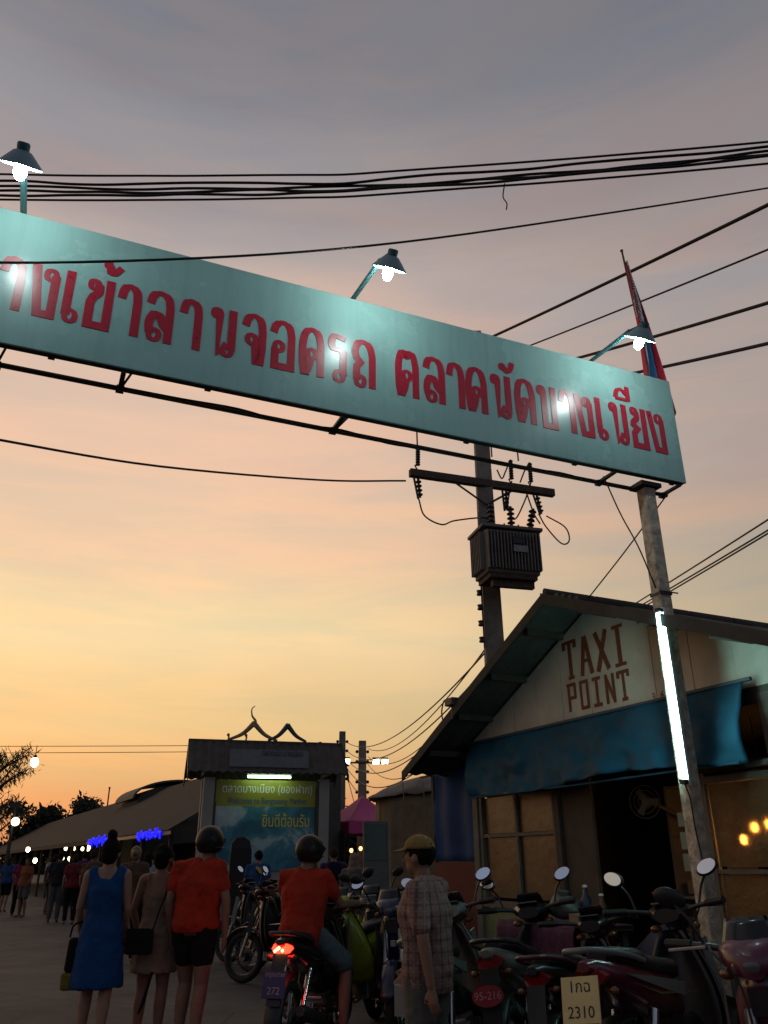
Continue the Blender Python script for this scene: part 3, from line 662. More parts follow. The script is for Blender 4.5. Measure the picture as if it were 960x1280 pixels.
# counter with patterned cloth
CLOTH = bpy.data.materials.new('patterned_cloth'); CLOTH.use_nodes = True
t = CLOTH.node_tree; b = t.nodes['Principled BSDF']; b.inputs['Roughness'].default_value = .85
tcn = N(t, 'ShaderNodeTexCoord'); sp = N(t, 'ShaderNodeSeparateXYZ'); t.links.new(tcn.outputs['Object'], sp.inputs[0])
aa = mth(t, 'PINGPONG', mth(t, 'MULTIPLY', sp.outputs['X'], 6.0), .5); bb = mth(t, 'PINGPONG', mth(t, 'MULTIPLY', sp.outputs['Z'], 5.0), .5)
dd = mth(t, 'ADD', aa, bb)
rr = mth(t, 'PINGPONG', mth(t, 'MULTIPLY', dd, 3.0), 1.0)
t.links.new(ramp(t, rr, [(0, (.008, .006, .045)), (.25, (.07, .008, .03)), (.55, (.03, .006, .033)), (.8, (.09, .018, .027)), (1, (.01, .008, .055))], 'LINEAR'), b.inputs['Base Color'])
ct = thing('counter_table', 'table before the hut draped with a magenta and blue diamond-pattern cloth', 'table', on_hut(2.22, -.62, 0), HRZ)
MB().box((0, 0, .955), (.96, .55, .03)).build('table_top', TIMBERD, ct)
for x in (-.42, .42):
    for y in (-.22, .22): MB().box((x, y, .47), (.05, .05, .94)).build('leg', TIMBERD, ct)
MB().sheet(lambda u, v: ((u - .5) * 1.0, -.285 - .02 * math.sin(u * 40) * v - .03 * v, .985 - .70 * v) if v > 0.02 else ((u - .5) * 1.0, -.26, .985), 60, 14, .004).build('cloth_drape', CLOTH, ct, smooth='all')
MB().box((0, .0, .977), (.99, .53, .008)).build('cloth_top', CLOTH, ct)
def jar(label, x, y, h, r, m_, nm='bottle'):
    t = thing(nm, label, nm, on_hut(x, y, .982), HRZ)
    MB().lathe([(r * .9, 0), (r, .01), (r, h * .62), (r * .42, h * .78), (r * .42, h * .95)], (0, 0, 0), 12).build('body', m_, t, smooth=True)
    MB().lathe([(r * .5, h * .95), (r * .5, h), (r * .3, h + .004)], (0, 0, 0), 12).build('cap', WHITEP, t, smooth=True)
jar('clear bottle with white cap on the patterned table', 2.44, -.55, .26, .04, M('bottle_blue', (.02, .04, .08), .2), 'bottle')
jar('short amber bottle on the patterned table', 2.56, -.5, .2, .035, M('bottle_amber', (.10, .05, .02), .2), 'bottle')
box_thing('tray_box', 'shallow tan box on the patterned table', 'box', on_hut(2.58, -.68, .982), (.20, .14, .06), CARD, .2)
bag = thing('plastic_bag', 'crumpled pale plastic bag on the patterned table', 'bag', on_hut(2.30, -.66, .982), HRZ)
bmesh_ = MB().ball((0, 0, .085), (.15, .11, .085), 18, 12); bmesh_.v = [tuple(V(p) * (1 + .22 * mnoise.noise(V(p) * 14))) for p in bmesh_.v]
bo = bmesh_.build('sack', M('grey_plastic_bag', (.13, .14, .125), .5), bag, smooth='all'); bo.location.z = .02
MB().tube([(0, 0, .16), (.01, 0, .22)], [.03, .05], 8).build('knotted_neck', M('grey_plastic_bag', (.13, .14, .125)), bag)
dk = thing('blue_drum', 'dark blue tarp-covered bundle between the table and the sign post', 'bundle', on_hut(3.22, -.50, 0), HRZ)
dm = MB().ball((0, 0, .46), (.36, .24, .56), 22, 16); dm.v = [tuple(V((p[0], p[1], max(p[2], .004))) + V((1, 1, 0)) * .06 * mnoise.noise(V(p) * 6)) for p in dm.v]
dm.build('cover', M('navy_cover', (.012, .014, .05), .6, var=.2), dk, smooth='all')
MB().torus((0, 0, .62), .33, .012, 24, 6, 'Z').build('rope', RUST, dk)
for i, (z, h) in enumerate(((1.70, .10), (1.55, .12), (1.40, .12))):
    tag(MB().box(on_hut(3.02, -.02, z), (.10, .008, h), (0, 0, HRZ)).build('paper_notice', M('greenish_paper', (.26, .33, .27), .8)), 'small pale paper notice pinned beside the hut doorway', 'notice', 'notices beside the hut doorway')
# added warm bulbs, standing in for orange lamp reflections on the plastic panel
for i, (x, z) in enumerate(((3.40, 1.60), (3.47, 1.68), (3.56, 1.70), (3.66, 1.62))):
    t = thing('reflection_bulb', 'added warm bulb imitating a lamp reflection in the crinkled plastic panel', 'light', on_hut(x, .16 + .05 * i, z), HRZ, 'added reflection bulbs behind the plastic panel')
    MB().ball((0, 0, -.05), (.022, .022, .034), 10, 8).build('globe', E('reflection_glow', (1, .45, .10), 70), t, smooth=True)
    MB().lathe([(.014, -.02), (.016, .02), (.01, .03)], (0, 0, 0), 8).build('socket', BLACK, t)
    MB().tube([(0, 0, .03), (0, 0, 2.40 - z)], .004, 5).build('flex', CABLE, t)

# ------------------------------------------------------------------ market booth with billboard
booth = thing('billboard_booth', 'roofed billboard booth with white columns and painted market poster', 'billboard', (-2.86, 20.25, 0), R(16)); booth.scale = (.95, .95, 1.0)
BW = M('white_column_paint', (.42, .39, .33), .8, var=.12, scale=2)
for x in (-1.42, 1.42):
    MB().box((x, -.22, 1.62), (.26, .30, 3.24)).build('column', BW, booth, bevel=.008)
    MB().box((x, .55, 1.62), (.26, .30, 3.24)).build('column', BW, booth, bevel=.008)
    MB().box((x, .165, 1.62), (.10, .46, 3.24)).build('side_wall', BW, booth)
for x in (-1.27, 1.27): MB().tube([(x, -.34, 0), (x, -.34, 3.2)], .03, 8).build('drain_pipe', STEEL, booth)
BRF = M('booth_roof_tiles', (.095, .082, .066), .8, var=.3, scale=5, bump=.4, bscale=16)
def broof(sy):
    for i in range(9):
        x0 = -1.95 + i * 3.9 / 9; x1 = x0 + 3.9 / 9 - .006
        MB().sheet(lambda u, v: (x0 + (x1 - x0) * u, .16 + sy * .80 * v, 4.10 - .78 * v + .02 * math.sin(u * math.pi * 4)), 10, 3, .03).build('roof_panel', BRF, booth)
broof(-1); broof(1)
for x in (-1.95, 1.95):
    for sy in (-1, 1): MB().prism([(0, 0), (sy * .84, -.82), (sy * .84, -.98), (0, -.16)], (x, .16, 4.13), (0, 1, 0), (0, 0, 1), .03 * (1 if x > 0 else -1)).build('barge_board', STEEL, booth)
    MB().prism([(-.72, -.76), (.72, -.76), (0, -.06)], (x * .80, .16, 4.10), (0, 1, 0), (0, 0, 1), .03).build('gable_panel', BW, booth)
MB().box((0, .16, 4.12), (3.95, .10, .06)).build('ridge_cap', BRF, booth)
# poster
PST = bpy.data.materials.new('poster_print'); PST.use_nodes = True
t = PST.node_tree; b = t.nodes['Principled BSDF']; b.inputs['Roughness'].default_value = .45
tcn = N(t, 'ShaderNodeTexCoord'); sp = N(t, 'ShaderNodeSeparateXYZ'); t.links.new(tcn.outputs['Object'], sp.inputs[0])
n1 = N(t, 'ShaderNodeTexNoise'); n1.inputs['Scale'].default_value = 1.25; n1.inputs['Detail'].default_value = 5; n1.inputs['Distortion'].default_value = .4; t.links.new(tcn.outputs['Object'], n1.inputs['Vector'])
sea = ramp(t, n1.outputs['Fac'], [(.30, (.008, .05, .075)), (.45, (.02, .12, .17)), (.54, (.05, .20, .25)), (.60, (.30, .40, .40)), (.72, (.45, .48, .46))], 'EASE')
band = mth(t, 'GREATER_THAN', sp.outputs['Z'], 2.62)
t.links.new(mixc(t, band, sea, (.28, .25, .02)), b.inputs['Base Color'])
MB().box((0, -.24, 2.22), (2.44, .03, 1.96)).build('poster', PST, booth)
MB().box((0, -.20, .62), (2.56, .05, 1.22)).build('plinth', BW, booth)
GREYL = M('poster_letter_grey', (.85, .85, .80), .6); BLUEL = M('poster_letter_blue', (.01, .14, .40), .6); YELL = M('poster_letter_yellow', (.85, .66, .03), .6)
place_text('ตลาดบางเนียง (ของฝาก)', .26, GREYL, booth, (.02, -.262, 2.92), (1, 0, 0), (0, 0, 1), sx=.86)
place_text('Welcome to Bangneang Market', .19, BLUEL, booth, (.02, -.262, 2.68), (1, 0, 0), (0, 0, 1), sx=.80)
place_text('ยินดีต้อนรับ', .36, YELL, booth, (.50, -.262, 2.18), (1, 0, 0), (0, 0, 1), sx=.70)
nb_ = MB().box((-.02, -.56, 3.66), (1.95, .03, .40), (R(-8), 0, 0)).build('name_board', M('faded_name_board', (.22, .23, .24), .6, var=.15), booth)
place_text('ตลาดนัด บางเนียง', .19, M('name_board_lettering', (.03, .06, .10), .6), booth, (.30, -.595, 3.72), (1, 0, 0), (0, -.13, 1), sx=.75)
place_text('Bangneang Market', .09, M('name_board_lettering', (.03, .06, .10), .6), booth, (.40, -.575, 3.52), (1, 0, 0), (0, -.13, 1), sx=.8)
bt = MB().box((0.0, -.50, 3.30), (1.1, .05, .045)).build('lamp_batten', WHITEP, booth)
MB().tube([(-.53, -.53, 3.25), (.53, -.53, 3.25)], .024, 10).build('lamp_tube', E('booth_tube_glow', (.62, 1.0, .58), 12), bt, smooth=True)
# curved ridge ornaments
ORN = M('faded_gilt_ornament', (.42, .31, .16), .5, metal=.3, var=.3)
def arch(cx, w, h, mat):
    pts = bez([(cx - w, .16, 4.16), (cx - w * .45, .16, 4.16 + h * .35), (cx + .015, .16, 4.16 + h)], 6)
    MB().tube(pts, [.03 + .04 * i / len(pts) for i in range(len(pts))], 6).build('ridge_ornament', mat, booth)
    pts = bez([(cx + w, .16, 4.16), (cx + w * .45, .16, 4.16 + h * .35), (cx - .015, .16, 4.16 + h)], 6)
    MB().tube(pts, [.03 + .04 * i / len(pts) for i in range(len(pts))], 6).build('ridge_ornament', mat, booth)
arch(-.36, .62, .42, ORN); arch(.52, .50, .40, M('blue_grey_ornament', (.05, .10, .12), .5))
MB().tube(bez([(-.36, .16, 4.48), (-.33, .16, 4.62), (-.42, .16, 4.74), (-.44, .16, 4.90), (-.36, .16, 4.99)], 6), [.075, .07, .06, .05, .045, .04, .035, .032, .03, .028, .026, .025, .024, .022, .02, .019, .018, .017, .016, .015, .014, .013, .012, .011, .010], 7).build('finial', ORN, booth, smooth=True)
for x in (-1.0, -.55): MB().tube([(x, .16, 4.14), (x + .02, .16, 4.24)], .022, 6).ball((x, .16, 4.27), .04, 8, 6).build('ridge_knob', ORN, booth)
cab = thing('dark_cabinet', 'dark round-topped speaker cabinet standing before the poster', 'cabinet', (-3.02, 18.2, 0), R(10))
MB().prism([(-.22, 0), (.22, 0), (.22, 1.66), (.17, 1.84), (.05, 1.92), (-.12, 1.90), (-.20, 1.80), (-.22, 1.6)], (0, -.18, 0), (1, 0, 0), (0, 0, 1), -.36).build('body', BLACK, cab, bevel=.02)
MB().box((0, -.19, 1.15), (.36, .02, 1.1)).build('grille', M('dark_grille', (.03, .028, .026), .9), cab)

# ------------------------------------------------------------------ long market shed on the left
S0 = V((-4.5, 20.5, 0)); SD = V((-.477, .879, 0)).normalized(); SRZ = math.atan2(SD.y, SD.x)
shed = thing('market_shed', 'long low market shed with dark sheet roof running away behind the crowd', 'shed', S0, SRZ)
# local x runs away along the shed; camera side is +y
SHR = M('shed_roof', (.034, .028, .022), .9, var=.25, scale=1.5)
def sh_p(x, y, z): return (x, y, z)
for i in range(20):
    x0 = 1.2 + i * 3.0
    MB().sheet(lambda u, v: (x0 + 2.98 * u, .35 - 4.05 * v, 2.16 + 2.34 * v + .006 * math.sin(u * 40)), 12, 2, .02).build('roof_sheet', SHR, shed)
    MB().sheet(lambda u, v: (x0 + 2.98 * u, -3.7 - .9 * v, 4.5 - .6 * v + .006 * math.sin(u * 40)), 12, 2, .02).build('roof_sheet', SHR, shed)
    MB().box((x0 + .2, .2, 1.05), (.10, .10, 2.1)).build('post', TIMBERD, shed)
MB().box((31, .36, 2.10), (60, .03, .12)).build('fascia', TIMBERD, shed)
MB().box((30, -4.4, 1.1), (58, .05, 2.2)).build('back_wall', M('dark_shed_wall', (.03, .026, .022), .9), shed)
MB().prism([(-4.4, .02), (-4.4, 3.9), (-3.7, 4.42), (.1, 2.2), (-.6, 2.0), (-3.2, 2.0), (-3.2, .02)], (1.3, 0, 0), (0, 1, 0), (0, 0, 1), .04).build('gable_panel', M('shed_gable', (.12, .11, .095), .85), shed)
# bigger hall with curved roof beyond
hall = thing('curved_hall', 'pale curved-roof hall rising behind the market shed', 'building', (-9.3, 39, 0), R(28))
prof = [(-2.0, 0), (2.0, 0), (2.0, 4.0)] + [(2.0 * math.cos(a * math.pi / 12), 4.0 + .7 * math.sin(a * math.pi / 12)) for a in range(1, 12)] + [(-2.0, 4.0)]
MB().prism(prof, (0, 0, 0), (1, 0, 0), (0, 0, 1), -3.4).build('hall_wall', M('hall_wall', (.10, .092, .08), .8), hall)
MB().sheet(lambda u, v: (2.2 * math.cos(math.pi * u), -.3 + 4.0 * v, 4.04 + .8 * math.sin(math.pi * u)), 20, 4, .08).build('hall_roof', M('hall_roof', (.09, .088, .08), .7), hall)
for k in range(3): MB().box((-1.2 + k * 1.2, -.02, 3.4), (.7, .06, .6)).build('window', M('hall_window', (.03, .03, .03), .3), hall)

# blue neon lettering under the shed eave
NEO = E('blue_neon', (.01, .012, 1.0), 1.3)
neon = thing('neon_sign', 'glowing blue cursive neon sign under the market shed eave', 'sign', S0, SRZ)
def squig(x0, n, h):
    for k in range(n):
        x = x0 + k * .34; p = []
        for q in range(14):
            a = q / 13 * 2 * math.pi; p.append((x - .30 * q / 13 - .05 * math.sin(a * 2), .42, 2.10 + h * math.sin(a + k * 1.7) * (.6 + .4 * math.sin(k * 2.3)) + .05 * math.cos(a * 2)))
        MB().tube(bez(p, 3), .022, 6).build('neon_tube', NEO, neon)
squig(8.0, 12, .15); squig(1.9, 8, .10)
MB().box((6.5, .38, 2.10), (11.5, .03, .08)).build('backing_rail', BLACK, neon)

# hanging and market bulbs
def bulb(label, p, r, mat, group=None, drop=.4):
    t = thing('hanging_bulb', label, 'light', p, 0, group)
    MB().ball((0, 0, 0), (r, r, r * 1.2), 10, 8).build('globe', mat, t, smooth=True)
    MB().lathe([(r * .4, r), (r * .5, r * 1.3), (r * .3, r * 1.8)], (0, 0, 0), 8).tube([(0, 0, r * 1.7), (0, 0, drop)], r * .1, 5).build('holder', BLACK, t)
for i, (x, z, Y) in enumerate(((-14.67, 2.07, 40), (-14.30, 2.06, 40), (-13.9, 2.05, 40), (-14.75, 1.66, 40), (-14.55, 1.64, 40.3), (-14.17, 1.66, 40), (-13.75, 1.66, 40), (-14.26, 1.56, 39.7), (-14.05, 1.5, 39.8))):
    bulb('white bulb glowing in the cluster over a far market stall', (x, Y, z), .075, E('stall_bulb', (1, .84, .50), 5), 'bulbs over the far stall', .5)
for p in ((-11.95, 35, 2.0),): bulb('yellow bulb glowing apart from the white stall cluster', p, .10, E('yellow_bulb', (1, .72, .30), 6))
for p in ((-12.86, 30, 1.53), (-11.99, 30, 1.53), (-12.29, 30, 1.88)): bulb('orange bulb glowing among the far market crowd', p, .07, BULBF, 'orange bulbs among the crowd', .3)
for p in ((-1.55, 27, 1.95), (-1.1, 27.5, 1.75), (-.8, 27.2, 1.8)): bulb('dim orange bulb glowing under the pink canopy', p, .055, E('canopy_bulb', (1, .50, .18), 4), 'bulbs under the pink canopy', .3)
cable('thin far wire carrying a lit bulb across the sunset', sag((-60, 40, 7.2), (-1.56, 30, 5.1), .3, 20), .012)
cable('thin far wire strung just above the bulb wire', sag((-60, 40, 7.45), (-1.56, 30, 5.3), .25, 20), .012)
bulb('lone bright bulb hung from the wire against the sunset', (-13.38, 32.0, 4.98), .15, E('lone_bulb', (1, .90, .65), 12), drop=.62)
lp = thing('lamp_post', 'short dark lamp post with a lit round lamp beside the feathery tree', 'lamp post', (-14.95, 34.6, 0))
MB().tube([(0, 0, 0), (0, 0, 3.55)], [.09, .06], 8).box((0, -.02, 3.6), (.42, .1, .16)).build('post', STEEL, lp)
MB().ball((.18, -.20, 2.98), .16, 10, 8).build('lamp', E('post_lamp', (1, .95, .62), 5), lp, smooth=True)
MB().tube([(0, 0, 3.1), (.18, -.2, 3.12)], .03, 6).build('bracket', STEEL, lp)
mast = MB().tube([(-19.5, 60, 3.0), (-19.5, 60, 6.3)], .05, 6).ball((-19.5, 60, 6.32), .08, 6, 4).build('antenna_mast', STEEL); tag(mast, 'thin antenna mast sticking up over the shed roof', 'mast')

# far poles with floodlights
def far_pole(label, p, h, w, lamps):
    t = thing('far_pole', label, 'utility pole', p, R(8))
    MB().box((0, 0, h / 2), (w, w * .9, h), top=.72).build('pole_shaft', CONCD, t)
    for k in range(5):
        for sx in (-1, 1): MB().lathe([(.03, -.05), (.06, 0), (.03, .05)], (sx * (w * .5 + .02), 0, h - .35 - k * .32), 8).build('insulator', PORC, t)
    if lamps:
        MB().box((0, -.14, h - .72), (1.3, .05, .05)).build('lamp_arm', STEEL, t)
        for x, m_ in ((-.55, 6), (.42, 10), (.72, 8)):
            fl_ = MB().box((x, -.24, h - .66), (.22, .12, .18), (R(30), 0, 0)).build('floodlight', STEEL, t)
            MB().box((x, -.315, h - .70), (.20, .02, .16), (R(30), 0, 0)).build('lens', E('flood_lens_%d' % m_, (1, .98, .70), m_ * 1.2), fl_)
far_pole('tall concrete pole with rows of insulators behind the booth', (-1.56, 30, 0), 5.75, .30, False)
far_pole('shorter concrete pole carrying three lit floodlights', (-.78, 28, 0), 5.15, .32, True)
NP = V((1.34, 10.4, 0)); 
for k in range(5):
    a = NP + V((0, 0, 3.95 - k * .20)); c = V((-1.36, 30, 5.35 - k * .30)); cable('sagging street cable strung between the far pole and the transformer pole', sag(a, c, .55 + .1 * k, 18), .012, 'cables between the poles')
for k in range(3):
    a = NP + V((0, 0, 4.0 - .3 * k)); c = V((-.60, 28, 4.9 - .25 * k)); cable('sagging cable strung from the floodlight pole to the transformer pole', sag(a, c, .5 + .12 * k, 18), .010, 'cables from the floodlight pole')
cable('stay wire slanting down beside the floodlight pole', [(-1.4, 30, 4.3), (-.9, 28.3, 2.7)], .012)

# ------------------------------------------------------------------ pink canopy, tarp-covered stall, easel
PINK = M('pink_canopy', (.52, .06, .20), .7, var=.15, scale=3)
tent = thing('pink_canopy', 'bright pink pop-up canopy beside the booth', 'canopy', (-.72, 26, 0), R(32))
ap = V((0, 0, 3.28)); hw = 1.05
cs = [V((-hw, -hw, 2.46)), V((hw, -hw, 2.46)), V((hw, hw, 2.46)), V((-hw, hw, 2.46))]
for i in range(4):
    a, c = cs[i], cs[(i + 1) % 4]
    def fn(u, v):
        p = a.lerp(c, u).lerp(ap, v); return p - V((0, 0, .28 * v * (1 - v)))
    MB().sheet(fn, 8, 8, .006).build('roof_panel', PINK, tent, smooth='all')
    d = V((0, 0, -.30)); MB().sheet(lambda u, v: a.lerp(c, u) * 1.004 + d * v + V((0, 0, -.02 * math.sin(u * 18) ** 2 * v)), 12, 2, .006).build('valance', PINK, tent)
    MB().tube([cs[i] * .985 - V((0, 0, 2.42)), cs[i] * .985], .02, 6).build('leg', STEEL, tent)
TARPB = M('brown_tarp', (.20, .155, .095), .8, var=.3, scale=2.5, bump=.4, bscale=5)
st = thing('tarp_covered_stall', 'tall stall wrapped in a brown tarp with pale top beside the hut', 'stall', (.62, 12.4, 0), R(-8))
def tp(u, v):
    a = u * 2 * math.pi; ca, sa = math.cos(a), math.sin(a); k = .5
    x = .74 * math.copysign(abs(ca) ** k, ca); y = .6 * math.copysign(abs(sa) ** k, sa)
    fold = .03 * mnoise.noise(V((ca * 7, sa * 7, v * 1.6))) + .02 * math.sin(a * 23) * (1 - v)
    return ((x + fold) * (1.0 - .06 * max(0, v - .8)), (y + fold), 2.28 * v + .1 * x * v)
MB().sheet(tp, 96, 14, .004).build('tarp_wall', TARPB, st, smooth='all')
MB().sheet(lambda u, v: (-.80 + 1.62 * u, -.66 + 1.32 * v, 2.22 + .16 * u + .26 * (math.sin(math.pi * min(1, u * 1.05)) * math.sin(math.pi * v)) ** .6 - .05 * mnoise.noise(V((u * 8, v * 8, 2)))), 24, 16, .004).build('tarp_top', M('pale_tarp_top', (.27, .24, .20), .8, var=.25), st, smooth='all')
for i in range(4): MB().tube(bez([(-.3 + .28 * i, -.66, 2.42), (-.3 + .28 * i + .02, -.70, 2.2), (-.28 + .28 * i, -.69, 1.9 - .1 * i)], 4), .008, 5).build('tie_rope', TARPB, st)
es = thing('easel_board', 'grey framed picture board leaning on a stand beside the tarp stall', 'board', (-.10, 10.2, 0), R(10), rx=R(-5))
MB().box((0, 0, 1.30), (.30, .03, 1.14)).build('board', M('grey_board', (.13, .13, .125), .6, var=.2, scale=12), es)
MB().box((0, -.02, 1.64), (.24, .012, .40)).build('picture', M('dark_picture', (.03, .032, .035), .4, var=.5, scale=14), es)
for x in (-.14, .14): MB().tube([(x, 0, 0), (x, .01, 1.3)], .014, 6).build('leg', TIMBERD, es)
MB().tube([(0, .03, 1.5), (0, .35, .03)], .014, 6).build('prop_leg', TIMBERD, es)

# ------------------------------------------------------------------ trees
BARK = M('bark', (.06, .045, .032), .9, var=.3)
def tree(label, p, h, cw, ch, nleaf, leaf, mat, seed, base=.35, wisp=False, group=None):
    rnd = random.Random(seed); t = thing('tree', label, 'tree', p, 0, group)
    tops = []; tb = MB(); top = V((rnd.uniform(-.1, .1) * h, 0, h * .92))
    tb.tube(bez([(0, 0, 0), (rnd.uniform(-.02, .02) * h, 0, h * .4), top], 5), [h * .022 * (1 - i / 13) + .01 for i in range(11)], 7)
    tb.build('trunk', BARK, t, smooth='all')
    lb = MB(); lf = MB()
    for k in range(16 if not wisp else 26):
        z = h * (base + (1 - base) * rnd.random() * .85); a = rnd.random() * 6.283; L = cw * (.5 + .5 * rnd.random()) * (1 - .5 * max(0, (z / h - .6)))
        s0 = V((top.x * z / h, 0, z)); e = s0 + V((math.cos(a) * L, math.sin(a) * L, L * (.75 if wisp else .45)))
        pts = bez([s0, s0.lerp(e, .5) + V((0, 0, L * .08)), e], 3); lb.tube(pts, [h * .008 * (1 - i / 7) + .006 for i in range(len(pts))], 5)
        tops += pts[2:]
    lb.build('limbs', BARK, t)
    for k in range(nleaf):
        c = rnd.choice(tops) + V((rnd.gauss(0, 1), rnd.gauss(0, 1), rnd.gauss(0, .8))) * (cw * (.10 if wisp else .17))
        d = V((rnd.uniform(-1, 1), rnd.uniform(-1, 1), rnd.uniform(.2, 1.4) if wisp else rnd.uniform(-1, 1))).normalized(); s_ = leaf * (.5 + rnd.random())
        n = d.orthogonal().normalized() * s_ * (.10 if wisp else .38)
        lf.add([c - d * s_, c + n, c + d * s_, c - n], [(0, 1, 2, 3)])
    lf.build('crown', mat, t)
LEAF = M('dusk_leaves', (.035, .042, .022), .8, var=.4, scale=2)
LEAF2 = M('casuarina_needles', (.05, .05, .03), .8, var=.3)
tree('feathery thin tree standing at the end of the market shed', (-16.0, 35, 0), 5.7, 1.7, 2, 2400, .17, LEAF2, 3, .35, True)
tree('rounded dark tree close behind the far shed roof end', (-30.0, 73, 0), 5.6, 2.4, 2, 5000, .24, LEAF, 5, .3)
tree('taller bushy tree rising over the middle of the shed roof', (-24.5, 72, 0), 6.3, 2.2, 2, 5000, .22, LEAF, 6, .3)
tree('low bushy tree next to the taller one over the shed roof', (-27.5, 76, 0), 4.9, 2.2, 2, 4500, .22, LEAF, 7, .3)
tree('dark leafy tree squeezed between the booth and the tall pole', (-2.35, 33, 0), 4.5, .9, 2, 1400, .18, LEAF, 8, .3)
tree('small leafy tree behind the pink canopy', (-1.5, 40, 0), 3.9, 1.3, 2, 1200, .22, LEAF, 9, .3)
tlm = MB(); rnd = random.Random(4)
for k in range(16000):
    x = rnd.uniform(-160, 160); hmax = 4.5 + 2.5 * mnoise.noise(V((x * .05, 0, 0))) + 1.5 * mnoise.noise(V((x * .21, 3, 0)))
    c = V((x, 130 + rnd.uniform(0, 8), rnd.random() * hmax)); s_ = rnd.uniform(.35, .8); d = V((rnd.uniform(-1, 1), rnd.uniform(-1, 1), rnd.uniform(-1, 1))).normalized(); n = d.orthogonal() * s_ * .6
    tlm.add([c - d * s_, c + n, c + d * s_, c - n], [(0, 1, 2, 3)])
tag(tlm.build('far_treeline', LEAF), 'dark band of far trees along the horizon', 'trees', kind='stuff')

# ------------------------------------------------------------------ motorbikes
def paint_mat(name, col, coat=.35): return M(name, col, .36, var=.12, scale=10, coat=coat, spec=.5)
REDLENS = M('red_lens', (.30, .01, .01), .15, var=.1, spec=.6); AMBLENS = M('amber_lens', (.18, .06, .012), .15, var=.1, spec=.6); CLEARL = M('clear_lens', (.10, .10, .10), .10, var=.05, spec=.7)
SEATM = M('seat_vinyl', (.018, .018, .02), .5, var=.2, scale=20, bump=.1)
def ell_ring(c, rx, rz, n=14, pw=1.0):
    out = []
    for k in range(n):
        a = 2 * math.pi * k / n; ca, sa = math.cos(a), math.sin(a)
        out.append(V((c[0] + rx * math.copysign(abs(ca) ** pw, ca), c[1], c[2] + rz * math.copysign(abs(sa) ** pw, sa))))
    return out
def ycurve(mb, secs, n=14, pw=.8):   # sections (y, z, half width, half height)
    return mb.loft([ell_ring((0, y, z), w, h, n, pw) for y, z, w, h in secs])
WHEEL_CACHE = {}
DIMRIM = M('dull_rim', (.10, .10, .10), .45, metal=.9)
def wheel_part(parent, y, rimmat, alloy, brake):
    key = (rimmat.name, alloy)
    if key not in WHEEL_CACHE:
        ty = MB().torus((0, 0, 0), .243, .042, 36, 10, 'X').mesh('tyre'); ty.materials.append(RUBBER)
        w = MB().torus((0, 0, 0), .205, .014, 32, 6, 'X').lathe([(.05, -.045), (.05, .045)], (0, 0, 0), 14, 'X').lathe([(.10, .028), (.10, .036)], (0, 0, 0), 20, 'X')
        if alloy:
            for k in range(5):
                a = k * 2 * math.pi / 5
                for da in (-.12, .12): w.tube([(0, .04 * math.cos(a), .04 * math.sin(a)), (0, .205 * math.cos(a + da), .205 * math.sin(a + da))], .011, 6)
        else:
            for k in range(24):
                a = k * 2 * math.pi / 24; b_ = a + (.35 if k % 2 else -.35)
                w.tube([((.03 if k % 4 < 2 else -.03), .045 * math.cos(b_), .045 * math.sin(b_)), (0, .205 * math.cos(a), .205 * math.sin(a))], .0022, 4)
        wm = w.mesh('wheel'); wm.materials.append(rimmat)
        WHEEL_CACHE[key] = (ty, wm)
    ty, wm = WHEEL_CACHE[key]
    o = link('wheel', wm, parent, smooth=True); o.location = (0, y, .285)
    link('tyre', ty, o, smooth='all')
